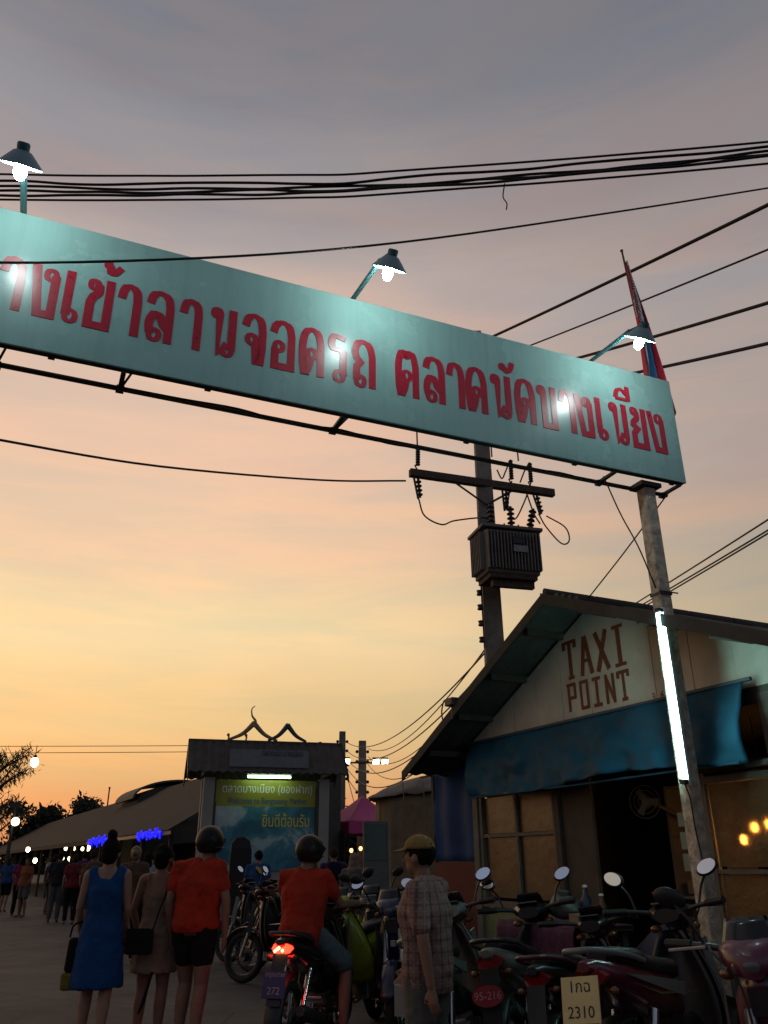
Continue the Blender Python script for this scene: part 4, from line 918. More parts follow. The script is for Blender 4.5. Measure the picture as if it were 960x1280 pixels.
def motorbike(label, loc, rz, body, accent, lean=-7, plate=None, plate_mat=None, plate_txt=None, alloy=True, group='motorbikes parked before the hut', steer=0, lit=False, mirror_tilt=(-16, -16), scale=1.06, cat='motorbike', shield=None, mirrors=True, lplate=True, oval=False, cowl=None, plate_z=.64):
    t = thing('motorbike', label, cat, loc, rz, group); t.rotation_euler = (0, R(lean), rz); t.scale = (scale,) * 3
    sm_ = dict(smooth=True)
    wheel_part(t, .62, ALU if alloy else DIMRIM, alloy, 1); wheel_part(t, -.62, ALU if alloy else DIMRIM, alloy, 0)
    for s in (-1, 1):
        MB().tube([(s * .075, .62, .285), (s * .07, .55, .52), (s * .06, .44, .82)], [.02, .022, .022], 8).build('fork_leg', ALU, t, **sm_)
        MB().tube([(s * .10, -.62, .285), (s * .10, -.40, .62)], [.022, .026], 8).build('shock', CHROME, t, **sm_)
        MB().box((s * .085, -.35, .285), (.03, .56, .05), (R(4), 0, 0)).build('swing_arm', BLACK, t, bevel=.006)
    # mudguards
    def fend(y0, z0, r, a0, a1, w):
        def fn(u, v):
            a = a0 + (a1 - a0) * u; x = (v - .5) * 2; rr = r - .018 * x * x
            return (x * w, y0 + rr * math.cos(a), z0 + rr * math.sin(a))
        return MB().sheet(fn, 16, 8, .006)
    fend(.62, .285, .335, R(15), R(140), .062).build('front_mudguard', body, t, smooth='all')
    fend(-.62, .285, .345, R(75), R(200), .07).build('rear_mudguard', BLACK, t, smooth='all')
    # leg shield and inner panel
    sh_m = shield or body
    def shield_fn(off, wk):
        def fn(u, v):
            x = (u - .5) * 2; w = (.075 + .15 * math.sin(min(1, v * 1.25) * math.pi * .55)) * wk * (1 if v < .8 else 1 - (v - .8) * 1.2)
            return (x * w, .475 - .10 * v - .05 * v * v - .12 * x * x + off, .93 - .58 * v)
        return fn
    MB().sheet(shield_fn(0, 1), 14, 14, .012).build('leg_shield', sh_m, t, smooth='all')
    MB().sheet(shield_fn(-.045, .93), 14, 14, .02).build('inner_panel', BLACK, t, smooth='all')
    MB().prism([(0, 0), (.05, .02), (.09, -.30), (.03, -.36)], (.10, .45, .86), (.5, .86, 0), (0, 0, 1), .01).build('shield_stripe', accent, t)
    MB().prism([(0, 0), (.05, .02), (.09, -.30), (.03, -.36)], (-.10, .45, .86), (-.5, .86, 0), (0, 0, 1), -.01).build('shield_stripe', accent, t)
    MB().box((0, .468, .72), (.05, .02, .05)).build('badge', CHROME, t, bevel=.005)
    # tunnel, engine, exhaust
    ycurve(MB(), [(.38, .48, .05, .07), (.22, .44, .055, .075), (.02, .50, .07, .09), (-.12, .58, .09, .10)]).build('frame_cover', BLACK, t, **sm_)
    MB().box((0, .06, .30), (.19, .26, .17)).lathe([(.085, -.12), (.09, .12)], (0, -.06, .28), 14, 'X').build('engine', ALU, t, bevel=.012)
    eng = MB()
    for k in range(5): eng.box((0, .20 + k * .022, .32), (.16, .008, .13))
    eng.build('cooling_fins', ALU, t)
    MB().tube(bez([(.06, .25, .24), (.11, .10, .19), (.13, -.15, .22)], 5), .017, 8).build('exhaust_pipe', CHROME, t, **sm_)
    MB().tube([(.135, -.15, .22), (.145, -.24, .245), (.155, -.72, .36), (.155, -.78, .375)], [.03, .05, .055, .035], 12).build('muffler', STEEL, t, **sm_)
    MB().tube([(.20, -.30, .33), (.20, -.62, .40)], .016, 6, flat=.4).build('heat_guard', CHROME, t)
    for s in (-1, 1):
        MB().tube([(s * .09, .10, .26), (s * .26, .10, .27)], .018, 8).build('footpeg', RUBBER, t)
        MB().tube([(s * .10, -.35, .36), (s * .24, -.38, .37)], .016, 8).build('footpeg', RUBBER, t)
    MB().tube([(-.08, .02, .24), (-.20, .06, .012)], .012, 6).build('side_stand', STEEL, t)
    # tail body, seat
    ycurve(MB(), [(.10, .60, .065, .07), (-.10, .66, .12, .11), (-.35, .70, .135, .105), (-.60, .775, .11, .075), (-.80, .835, .06, .04), (-.86, .845, .03, .02)], 16).build('tail_body', body, t, **sm_)
    for s in (-1, 1):
        MB().prism([(-.02, .0), (-.40, .06), (-.72, .10), (-.40, .02), (-.06, -.06)], (s * .1325, 0, .70), (0, 1, 0), (0, 0, 1), s * .012).build('side_stripe', accent, t)
    ycurve(MB(), [(.16, .735, .05, .03), (.06, .765, .09, .045), (-.20, .79, .125, .05), (-.34, .81, .12, .055), (-.40, .835, .115, .058), (-.62, .87, .09, .045), (-.70, .875, .05, .025)], 16).build('seat', SEATM, t, **sm_)
    MB().tube(bez([(.115, -.42, .83), (.125, -.62, .87), (.08, -.86, .91), (0, -.90, .915), (-.08, -.86, .91), (-.125, -.62, .87), (-.115, -.42, .83)], 5), .014, 8).build('grab_rail', accent if not lit else STEEL, t, smooth='all')
    # tail light, indicators, plate
    lensm = E('lit_tail_lamp', (1, .007, .003), 26) if lit else REDLENS
    tlp = MB(); tlp.loft([[V((x, -.80 - .065 * (1 - (x / .085) ** 2), .80 + z)) for x, z in ((-.085, 0), (-.05, .035), (.05, .035), (.085, 0), (.05, -.035), (-.05, -.035))], [V((x, -.76, .80 + z)) for x, z in ((-.085, 0), (-.05, .035), (.05, .035), (.085, 0), (.05, -.035), (-.05, -.035))]])
    tlp.build('tail_light', lensm, t, bevel=.004)
    if lit:
        for dx, dz in ((-.03, -.012), (.0, .010), (.03, -.008), (-.012, .0)): MB().ball((dx, -.872, .80 + dz), .011, 8, 6).build('tail_bulb', E('tail_filament', (1, .45, .15), 9), t)
    for s in (-1, 1):
        MB().tube([(s * .05, -.78, .745), (s * .09, -.80, .742)], .008, 6).ball((s * .105, -.805, .742), (.026, .020, .018), 10, 8).build('indicator', AMBLENS, t, **sm_)
        MB().ball((s * .115, .40, .94), (.035, .03, .022), 10, 8).build('indicator', AMBLENS, t, **sm_)
    MB().sheet(lambda u, v: ((v - .5) * .11, -.84 - .12 * u, .77 - .34 * u), 6, 2, .008).build('plate_bracket', BLACK, t)
    if lplate:
        pm = plate_mat or WHITEP
        if oval:
            om = Euler((R(-16), 0, 0)).to_matrix(); ov = [V((.095 * math.cos(a_ * math.pi / 12), 0, .055 * math.sin(a_ * math.pi / 12))) for a_ in range(24)]
            pl = MB().loft([[om @ (p_ + V((0, -.003, 0))) + V((0, -.94, plate_z)) for p_ in ov], [om @ (p_ + V((0, .003, 0))) + V((0, -.94, plate_z)) for p_ in ov]]).build('number_plate', pm, t)
        else:
            pl = MB().box((0, -.94, plate_z), (.185, .006, .185), (R(-16), 0, 0)).build('number_plate', pm, t, bevel=.002)
        dz = V((0, math.sin(R(16)) * -1, math.cos(R(16)))); up_ = V((0, .28, .96)).normalized()
        if plate_txt:
            INK = M('plate_ink', (.012, .012, .014), .6) if pm is not MATS.get('plate_red') and pm is not MATS.get('plate_blue') else M('plate_pale_ink', (.5, .32, .32), .6)
            for i_, (tx, sz, zo) in enumerate(plate_txt):
                o = V((0, -.94, plate_z)) + V((0, math.sin(R(16)), math.cos(R(16)))) * zo + V((0, -math.cos(R(16)), math.sin(R(16)))) * .0042
                place_text(tx, sz, INK, pl, o, (1, 0, 0), (0, math.sin(R(16)), math.cos(R(16))), th=.001)
    # steering head
    hd = thing_part = bpy.data.objects.new('handlebar_assembly', None)
    bpy.data.objects.remove(hd)
    cw = MB(); ycurve(cw, [(.30, 1.005, .075, .035), (.36, 1.02, .125, .045), (.44, 1.01, .125, .058), (.50, .985, .095, .052), (.535, .965, .05, .04)], 16)
    cw.build('handlebar_cowl', cowl or sh_m, t, **sm_)
    MB().ball((0, .505, .968), (.082, .034, .045), 14, 10).build('headlight', CLEARL, t, **sm_)
    MB().sheet(lambda u, v: ((u - .5) * (.22 - .06 * v), .50 - .10 * v - .5 * ((u - .5) * .5) ** 2, 1.0 + .13 * v), 10, 5, .005).build('fly_screen', M('smoked_screen', (.012, .012, .014), .15, spec=.5), t, smooth='all')
    MB().box((0, .335, 1.055), (.15, .075, .012), (R(-28), 0, 0)).build('speedometer', M('dial_glass', (.02, .022, .025), .1, spec=.8), t, bevel=.004)
    MB().tube(bez([(-.34, .27, 1.05), (-.20, .34, 1.04), (0, .38, 1.01), (.20, .34, 1.04), (.34, .27, 1.05)], 5), .013, 8).build('handlebar', STEEL, t, smooth='all')
    for s in (-1, 1):
        MB().tube([(s * .24, .325, 1.045), (s * .36, .255, 1.052)], .019, 8).build('grip', RUBBER, t, **sm_)
        MB().tube([(s * .18, .37, 1.035), (s * .34, .325, 1.03)], .007, 6).build('brake_lever', ALU, t)
        if mirrors:
            MB().tube(bez([(s * .19, .345, 1.045), (s * .22, .36, 1.13), (s * .27, .35, 1.20)], 4), .007, 6).build('mirror_stem', BLACK, t)
            rot = Euler((R(mirror_tilt[0 if s < 0 else 1]), R(s * -22), R(s * 8))).to_matrix()
            hdm = MB().ball((s * .285, .35, 1.225), (.068, .018, .043), 14, 8, rot=rot).build('mirror', BLACK, t, **sm_)
            gl = [V((.060 * math.cos(a) * (1 if math.cos(a) * s > 0 else .9), 0, .036 * math.sin(a))) for a in [k * 2 * math.pi / 18 for k in range(18)]]
            off = rot @ V((0, -.0175, 0)); MB().loft([[rot @ p + V((s * .285, .35, 1.225)) + off for p in gl], [rot @ p + V((s * .285, .35, 1.225)) + off * 1.12 for p in gl]]).build('mirror_glass', GLASSY, hdm)
    for sx in (-1, 1):
        MB().tube(bez([(sx * .17, .36, 1.035), (sx * .14, .47, 1.02), (sx * .06, .50, .90), (sx * .05, .53, .62)], 4), .005, 5).build('control_cable', CABLE, t)
        MB().prism([(.30, .0), (.02, .03), (-.30, .055), (-.62, .13), (-.30, .045), (.02, .018)], (sx * .138, -.06, .635), (0, 1, 0), (0, 0, 1), sx * .004).build('decal', CHROME, t)
    MB().box((0, .455, .845), (.10, .02, .10)).build('front_badge_panel', BLACK, t, bevel=.004)
    return t
WHT = paint_mat('white_bike_paint', (.22, .24, .21)); GRN = paint_mat('pale_green_bike_paint', (.16, .26, .20)); BLK = paint_mat('black_bike_paint', (.012, .012, .014)); MAG = paint_mat('magenta_bike_paint', (.13, .008, .03)); PNK = paint_mat('pink_bike_paint', (.10, .006, .03)); DRED = paint_mat('dark_red_bike_paint', (.075, .008, .012)); YEL = paint_mat('yellow_green_bike_paint', (.42, .45, .025)); SIL = paint_mat('silver_bike_paint', (.20, .21, .20)); BLU = paint_mat('dark_blue_bike_paint', (.012, .02, .05))
PRED = M('plate_red', (.34, .02, .03), .5); PYEL = M('plate_cream', (.62, .50, .28), .5, var=.1); PBLU = M('plate_blue', (.05, .03, .12), .5); PW = M('plate_white', (.3, .3, .28), .5)
# right hand row
motorbike('white scooter with silver cowl parked behind the man in the checked shirt', (.52, 6.65, 0), R(-16), SIL, GRN, plate_mat=PW, mirror_tilt=(-18, -14), shield=SIL)
motorbike('black-fronted white scooter with oval red plate reading 95-216', (1.07, 6.5, 0), R(-23), WHT, BLK, plate_mat=PRED, plate_txt=[('95-216', .058, -.018)], oval=True, shield=BLK, mirror_tilt=(-18, -16))
motorbike('magenta scooter with cream plate reading 2310', (1.66, 5.34, 0), R(-38), MAG, SIL, plate_mat=PYEL, plate_txt=[('1กฉ', .066, .030), ('2310', .066, -.070)], plate_z=.725, shield=BLK, alloy=False, mirror_tilt=(-12, -16), scale=1.1)
motorbike('pink scooter with dark dash parked beside the sign post', (1.84, 4.15, 0), R(150), PNK, BLK, plate_mat=PW, lean=6, mirror_tilt=(-14, -14))
motorbike('plain black scooter wedged between the white and magenta scooters', (1.36, 5.98, 0), R(-31), BLK, DRED, lplate=False, mirrors=False, scale=1.0)
# group beyond the rider
motorbike('dark red motorbike seen from its front wheel beside the booth', (-1.28, 11.6, 0), R(64), DRED, BLK, alloy=False, plate_mat=PW, lean=6, group='motorbikes parked before the booth')
motorbike('dark blue motorbike with upright mirrors behind the dark red one', (-1.35, 12.7, 0), R(62), BLU, SIL, plate_mat=PW, lean=6, group='motorbikes parked before the booth')
motorbike('black motorbike with pale tank stripe nearest the booth plinth', (-1.9, 13.8, 0), R(58), BLK, SIL, plate_mat=PW, lean=6, group='motorbikes parked before the booth')
motorbike('yellow-green motorbike facing out between the rider and the easel', (-.14, 9.0, 0), R(150), YEL, BLK, plate_mat=PW, lean=6, group='motorbikes parked before the booth')
motorbike('black motorbike behind the yellow-green one', (.06, 9.9, 0), R(165), BLK, YEL, plate_mat=PW, lean=6, group='motorbikes parked before the booth')
motorbike('dark blue scooter parked close beside the yellow-green motorbike', (.22, 8.5, 0), R(170), BLU, BLK, plate_mat=PW, lean=6, group='motorbikes parked before the booth')
RIDE = motorbike('black motorbike with glowing red tail light carrying the seated rider', (-.63, 7.95, 0), R(-14), BLK, BLK, lean=0, plate_mat=PBLU, plate_txt=[('กรุงเทพ', .05, .05), ('272', .07, -.065)], plate_z=.57, lit=True, group='ridden motorbike', scale=1.0)

# ------------------------------------------------------------------ people
SKIN1 = M('tan_skin', (.30, .16, .10), .6, var=.1, scale=14, spec=.3); SKIN2 = M('pale_tan_skin', (.38, .22, .15), .6, var=.1, scale=14, spec=.3)
HAIRD = M('dark_hair', (.014, .010, .008), .85, var=.4, scale=60, bump=.3, bscale=120, spec=.08); HAIRB = M('brown_hair', (.05, .03, .018), .85, var=.4, scale=60, bump=.3, bscale=120, spec=.08); HAIRL = M('fair_hair', (.20, .13, .06), .5, var=.4, scale=60, bump=.5)
def cloth(name, col): return M(name, col, .85, var=.2, scale=9, bump=.55, bscale=13, spec=.15)
def capsule(mb, pts, rad, n=12, flat=1.0, ref=None):
    pts = [V(p) for p in pts]; d0 = (pts[0] - pts[1]).normalized(); d1 = (pts[-1] - pts[-2]).normalized()
    P = [pts[0] + d0 * rad[0] * .85, pts[0] + d0 * rad[0] * .5] + pts + [pts[-1] + d1 * rad[-1] * .5, pts[-1] + d1 * rad[-1] * .85]
    Rd = [rad[0] * .35, rad[0] * .85] + list(rad) + [rad[-1] * .85, rad[-1] * .35]
    return mb.tube(P, Rd, n, flat, ref)
def fuse(mb, name, mat, parent, voxel, smooth=3, wr=0, wscale=9, keep=None):
    """one continuous skin out of overlapping volumes"""
    me = mb.mesh(name); o = bpy.data.objects.new(name, me); COL.objects.link(o)
    r = o.modifiers.new('r', 'REMESH'); r.mode = 'VOXEL'; r.voxel_size = voxel
    s_ = o.modifiers.new('s', 'SMOOTH'); s_.iterations = smooth; s_.factor = .5
    if parent is not None: o.parent = parent
    FUSE.append((o, mat, wr, wscale)); return o
FUSE = []
def fuse_all():
    bpy.context.view_layer.update(); dg = bpy.context.evaluated_depsgraph_get()
    for o, mat, wr, wscale in FUSE:
        m2 = bpy.data.meshes.new_from_object(o.evaluated_get(dg)); m2.name = o.data.name
        if wr:
            n = len(m2.vertices); co = [0.0] * (3 * n); no = [0.0] * (3 * n)
            m2.vertices.foreach_get('co', co); m2.vertices.foreach_get('normal', no)
            for i in range(0, 3 * n, 3):
                p = V(co[i:i + 3]); k = (mnoise.noise(V((p.x * wscale, p.y * wscale, p.z * wscale * .55))) + .5 * mnoise.noise(p * wscale * 2.3)) * wr
                co[i] += no[i] * k; co[i + 1] += no[i + 1] * k; co[i + 2] += no[i + 2] * k
            m2.vertices.foreach_set('co', co); m2.update()
        m2.materials.clear(); m2.materials.append(mat)
        m2.polygons.foreach_set('use_smooth', [True] * len(m2.polygons))
        o['_new'] = m2.name; old = o.data; MESHES.append((o, m2, old))
    for o, m2, old in MESHES:
        o.modifiers.clear(); o.data = m2; del o['_new']; bpy.data.meshes.remove(old)
MESHES = []
def person(label, loc, rz, H=1.7, fem=False, skin=SKIN1, pose=None, wear=(), hair=None, vox=.012, group=None, fingers=True, build=1.0):
    t = thing('person', label, 'person', loc, rz, group); t.scale = (H / 1.70,) * 3
    J = dict(pel=(0, 0, .93), waist=(0, .01, 1.07), chest=(0, .0, 1.26), neck=(0, -.015, 1.43), head=(0, .01, 1.572))
    for s, n in ((-1, 'L'), (1, 'R')):
        J.update({'sh' + n: (s * (.165 if fem else .185), -.01, 1.385), 'el' + n: (s * .235, -.04, 1.11), 'wr' + n: (s * .235, .05, .87),
                  'hip' + n: (s * .088, 0, .90), 'kn' + n: (s * .095, .025, .48), 'an' + n: (s * .10, -.02, .085), 'to' + n: (s * .115, .14, .03)})
    if pose: J.update(pose)
    J = {k: V(v) for k, v in J.items()}; hd = J['head']
    hz = Matrix.Rotation((pose or {}).get('_turn', V((0, 0, 0)))[2] if pose and '_turn' in pose else 0, 3, 'Z')
    hips, wst, chs, shd = ((.168, .12), (.128, .095), (.148, .112), (.13, .075)) if fem else ((.158, .115), (.145, .108), (.172, .122), (.155, .08))
    def torso(mb, k=1.0, add=0.0, low=-.07):
        pts = [J['pel'] + V((0, 0, low)), J['pel'], J['waist'], J['chest'], J['chest'].lerp(J['neck'], .62), J['neck']]
        sz = [(hips[0] * .9, hips[1] * .9), hips, wst, chs, shd, (.06, .06)]
        rings = []
        for i, (p, (a, c)) in enumerate(zip(pts, sz)):
            a, c = a * k * build + add, c * k * build + add
            tg = (pts[min(i + 1, 5)] - pts[max(i - 1, 0)]).normalized(); u = (J['shR'] - J['shL']); u = (u - tg * u.dot(tg)).normalized(); w = tg.cross(u)
            rings.append([p + u * a * math.cos(q * math.pi / 10) + w * c * math.sin(q * math.pi / 10) for q in range(20)])
        mb.loft(rings)
    def yoke(mb, add=0.0):
        for n in 'LR': capsule(mb, [J['neck'] - V((0, 0, .02)), J['neck'].lerp(J['sh' + n], .6) - V((0, 0, .01)), J['sh' + n]], [.05 + add, .052 + add, .05 + add])
    bm_o = MB(); torso(bm_o); yoke(bm_o)
    capsule(bm_o, [J['neck'] - V((0, 0, .05)), J['neck'].lerp(hd, .4)], [.055, .052])
    def hp(v): return hd + hz @ V(v)
    bm_o.ball(hd + V((0, 0, .012)), (.074, .094, .104), 16, 12); bm_o.ball(hp((0, .028, -.055)), (.056, .064, .062), 14, 10)
    bm_o.tube([hp((0, .085, .015)), hp((0, .118, -.028)), hp((0, .085, -.038))], [.010, .017, .010], 8)
    for s in (-1, 1): bm_o.ball(hp((s * .076, -.005, -.012)), (.012, .022, .032), 8, 8)
    for s, n in ((-1, 'L'), (1, 'R')):
        capsule(bm_o, [J['hip' + n], J['hip' + n].lerp(J['kn' + n], .5), J['kn' + n], J['kn' + n].lerp(J['an' + n], .32) + V((0, -.012, 0)), J['an' + n]], [x * build for x in (.092, .078, .055, .056, .034)])
        capsule(bm_o, [J['an' + n] + V((0, -.03, -.035)), J['to' + n].lerp(J['an' + n], .35) + V((0, 0, -.02)), J['to' + n]], [.034, .038, .026], flat=1.15)
        capsule(bm_o, [J['sh' + n], J['sh' + n].lerp(J['el' + n], .5), J['el' + n], J['el' + n].lerp(J['wr' + n], .3), J['wr' + n]], [x * (.88 if fem else 1) for x in (.056, .047, .038, .039, .025)])
        w = J['wr' + n]; d = (w - J['el' + n]).normalized(); fwd = V((0, 1, 0)) if abs(d.y) < .8 else V((-s, 0, .3)); fwd = (fwd - d * fwd.dot(d)).normalized(); pn = d.cross(fwd) * (-s)
        if pn.x * s > 0: pn = -pn
        capsule(bm_o, [w + d * .015, w + d * .05, w + d * .085], [.026, .033, .032], flat=.5, ref=fwd)
        if fingers:
            for q, (o_, L) in enumerate(((.028, .070), (.010, .080), (-.009, .075), (-.027, .060))):
                b0 = w + d * .09 + fwd * o_; capsule(bm_o, [b0, b0 + d * L * .45 + pn * .006, b0 + d * L * .8 + pn * .024], [.0092, .0088, .0075], 7)
            b0 = w + d * .035 + fwd * .028; capsule(bm_o, [b0, b0 + d * .03 + fwd * .024, b0 + d * .062 + fwd * .030 + pn * .01], [.012, .0105, .0085], 7)
        else:
            capsule(bm_o, [w + d * .08, w + d * .14 + pn * .02], [.028, .018], flat=.5, ref=fwd)
    body = fuse(bm_o, 'body', skin, t, vox)
    # face details as small relief
    for s in (-1, 1): MB().ball(hp((s * .031, .079, .022)), (.012, .008, .007), 8, 6).build('eye', M('eye_dark', (.02, .015, .012), .2), t)
    MB().tube([hp((-.024, .082, -.066)), hp((0, .092, -.064)), hp((.024, .082, -.066))], .005, 6).build('mouth', M('lip', (.22, .08, .06), .5), t)
    # clothes
    for kind, mat, *ex in wear:
        mb = MB()
        if kind in ('tee', 'shirt', 'tank'):
            hem = ex[0] if ex else -.02; torso(mb, 1.13, .024, hem - .03); yoke(mb, .014)
            if hem < -.05: pass
            if kind != 'tank':
                for n in 'LR':
                    e_ = J['sh' + n].lerp(J['el' + n], ex[1] if len(ex) > 1 else .62); capsule(mb, [J['sh' + n] + V((0, 0, .008)), J['sh' + n].lerp(e_, .5), e_], [.066, .061, .060])
            fuse(mb, 'shirt', mat, t, .013, 2, .015, 11)
        elif kind in ('shorts', 'trousers'):
            k = ex[0]; capsule(mb, [J['pel'] + V((0, 0, .10)), J['pel'] - V((0, 0, .02))], [.14, .15], 18, .76, (1, 0, 0))
            for n in 'LR':
                e_ = J['hip' + n].lerp(J['kn' + n], min(1, k)); ps = [J['hip' + n], J['hip' + n].lerp(e_, .5), e_]; rs = [.112, .100, .090 if k < 1 else .072]
                if kind == 'trousers': ps += [J['kn' + n].lerp(J['an' + n], .5), J['an' + n] + V((0, 0, .02))]; rs += [.066, .058]
                capsule(mb, ps, [r * build for r in rs])
            fuse(mb, kind, mat, t, .014, 2, .008, 9)
        elif kind == 'dress':
            hem, flare = ex; pts = [V((J['pel'].x, J['pel'].y + .01, hem)), J['pel'].lerp(V((J['pel'].x, 0, hem)), .5), J['pel'], J['waist'], J['chest'], J['chest'].lerp(J['neck'], .55)]
            sz = [(.20 * flare, .16 * flare), (.20 * (.5 + flare / 2), .155), (.188, .145), (.155, .122), (.168, .134), (.135, .085)]
            mb.loft([[p + V((a * math.cos(q * math.pi / 12), c * math.sin(q * math.pi / 12), 0)) for q in range(24)] for p, (a, c) in zip(pts, sz)])
            for s, n in ((-1, 'L'), (1, 'R')): capsule(mb, [J['chest'] + V((s * .08, 0, .03)), J['chest'].lerp(J['neck'], .55) + V((s * .09, 0, 0)), J['sh' + n] + V((-s * .045, 0, .018))], [.095, .085, .066])
            fuse(mb, 'dress', mat, t, .013, 2, .012, 9)
        elif kind == 'sundress':
            hem, flare = ex; pts = [V((J['pel'].x, J['pel'].y + .01, hem)), J['pel'].lerp(V((J['pel'].x, 0, hem)), .5), J['pel'], J['waist'], J['chest'] + V((0, 0, .0))]
            sz = [(.20 * flare, .16 * flare), (.20 * (.5 + flare / 2), .155), (.185, .14), (.15, .12), (.162, .128)]
            mb.loft([[p + V((a * math.cos(q * math.pi / 12), c * math.sin(q * math.pi / 12), 0)) for q in range(24)] for p, (a, c) in zip(pts, sz)])
            dr = fuse(mb, 'dress', mat, t, .013, 2, .015, 10)
            for s, n in ((-1, 'L'), (1, 'R')): MB().tube([J['chest'] + V((s * .09, -.115, .0)), J['sh' + n] + V((-s * .07, -.045, .045)), J['sh' + n] + V((-s * .07, .0, .055)), J['chest'] + V((s * .09, .115, .02))], .008, 6).build('strap', mat, dr)
        elif kind == 'helmet':
            mb.ball(hp((0, -.008, .035)), (.112, .135, .122), 22, 14); mb.v = [tuple(p) for p in mb.v if True]
            # trim the bottom flat, open in front
            mb2 = MB(); 
            def hf(u, v):
                a = u * 2 * math.pi; el = R(-48) + (R(90) - R(-48)) * v
                if v < .5 and math.sin(a) > .55: el = max(el, R(6) * (1 - v * 2) + el * (v * 2)) if True else el
                return tuple(hp((.122 * math.cos(el) * math.cos(a), -.008 + .147 * math.cos(el) * math.sin(a), .035 + .130 * math.sin(el))))
            mb2.sheet(hf, 32, 14, .012); ho = mb2.build('helmet', mat, t, smooth='all')
            MB().torus((0, 0, 0), .122, .006, 28, 6, 'Z').build('helmet_rim', BLACK, ho).location = tuple(hp((0, 0, -.02)))
            MB().sheet(lambda u, v: tuple(hp((.10 * math.cos(R(30) + R(120) * u) * (1 + .12 * v), -.008 + .137 * math.sin(R(30) + R(120) * u) + .075 * v, .075 - .035 * v))), 14, 4, .006).build('helmet_peak', mat, ho, smooth='all')
        elif kind == 'cap':
            def hf(u, v):
                a = u * 2 * math.pi; el = R(2) + R(88) * v
                return tuple(hp((.090 * math.cos(el) * math.cos(a), -.004 + .110 * math.cos(el) * math.sin(a), .045 + .095 * math.sin(el))))
            MB_ = MB().sheet(hf, 28, 10, .006); co = MB_.build('cap', mat, t, smooth='all')
            MB().sheet(lambda u, v: tuple(hp((.085 * math.cos(R(25) + R(130) * u) * (1 - .15 * v), -.004 + .105 * math.sin(R(25) + R(130) * u) + .085 * v * math.sin(math.pi * (.15 + .7 * u)), .052 - .02 * v))), 14, 5, .006).build('cap_peak', mat, co, smooth='all')
            MB().ball(hp((0, -.004, .142)), .009, 8, 6).build('cap_button', mat, co)
        elif kind == 'sandals':
            for n in 'LR':
                capsule(mb, [J['an' + n] + V((0, -.045, -.072)), J['to' + n] + V((0, .0, -.018))], [.04, .042], flat=.3, ref=(1, 0, 0))
            mb.build('sandals', mat, t, smooth='all') if False else [MB().box(((J['an' + n] + J['to' + n]) / 2 + V((0, .0, -.047))), (.085, .27, .02)).build('sandal', mat, t, bevel=.008) for n in 'LR']
    if hair:
        kind, mat = hair; mb = MB(); mb.ball(hp((0, -.018, .030)), (.084, .098, .102), 18, 12)
        if kind in ('bun', 'tied', 'long'): mb.ball(hp((0, -.05, -.02)), (.075, .062, .085), 14, 10)
        if kind == 'bun': mb.ball(hp((0, -.03, .155)), (.048, .048, .045), 12, 8)
        if kind == 'tied': mb.ball(hp((0, -.115, .02)), (.04, .045, .045), 12, 8)
        if kind == 'long': mb.ball(hp((0, -.07, -.10)), (.085, .05, .15), 14, 10)
        if kind == 'scarf': mb.ball(hp((0, -.03, -.06)), (.09, .09, .16), 14, 10); mb.ball(hp((0, -.03, -.16)), (.14, .11, .09), 14, 8)
        # keep the face clear
        mb.v = [(x, y, z) for x, y, z in mb.v]
        fuse(mb, 'hair' if kind != 'scarf' else 'headscarf', mat, t, .011, 2, .006, 30)
    return t
ORG = cloth('orange_red_shirt', (.46, .036, .016)); BLUED = cloth('blue_dress_cloth', (.010, .068, .21)); CRM = cloth('beige_dress_cloth', (.26, .18, .12)); BLKC = cloth('black_cloth', (.012, .011, .012)); DENIM = cloth('blue_grey_denim', (.13, .16, .18)); KHAKI = cloth('grey_trouser_cloth', (.13, .125, .11)); CAPM = cloth('tan_cap_cloth', (.26, .17, .055))
HELM = M('black_helmet_shell', (.016, .015, .014), .42, var=.3, scale=12, spec=.16)
PLAID = bpy.data.materials.new('checked_shirt_cloth'); PLAID.use_nodes = True
t = PLAID.node_tree; b = t.nodes['Principled BSDF']; b.inputs['Roughness'].default_value = .85
tcn = N(t, 'ShaderNodeTexCoord'); sp = N(t, 'ShaderNodeSeparateXYZ'); t.links.new(tcn.outputs['Object'], sp.inputs[0])
xy = mth(t, 'MULTIPLY', mth(t, 'ARCTAN2', sp.outputs['Y'], sp.outputs['X']), .17)
def lines(v, f, w): return mth(t, 'LESS_THAN', mth(t, 'PINGPONG', mth(t, 'MULTIPLY', v, f), 1.0), w)
c = mixc(t, mth(t, 'MULTIPLY', lines(xy, 60, .42), .8), (.20, .11, .085), (.055, .03, .026)); c = mixc(t, mth(t, 'MULTIPLY', lines(sp.outputs['Z'], 60, .38), .6), c, (.05, .03, .027)); c = mixc(t, mth(t, 'MULTIPLY', lines(xy, 30, .14), .35), c, (.34, .27, .22)); c = mixc(t, mth(t, 'MULTIPLY', lines(sp.outputs['Z'], 30, .14), .3), c, (.32, .26, .22))
t.links.new(c, b.inputs['Base Color'])

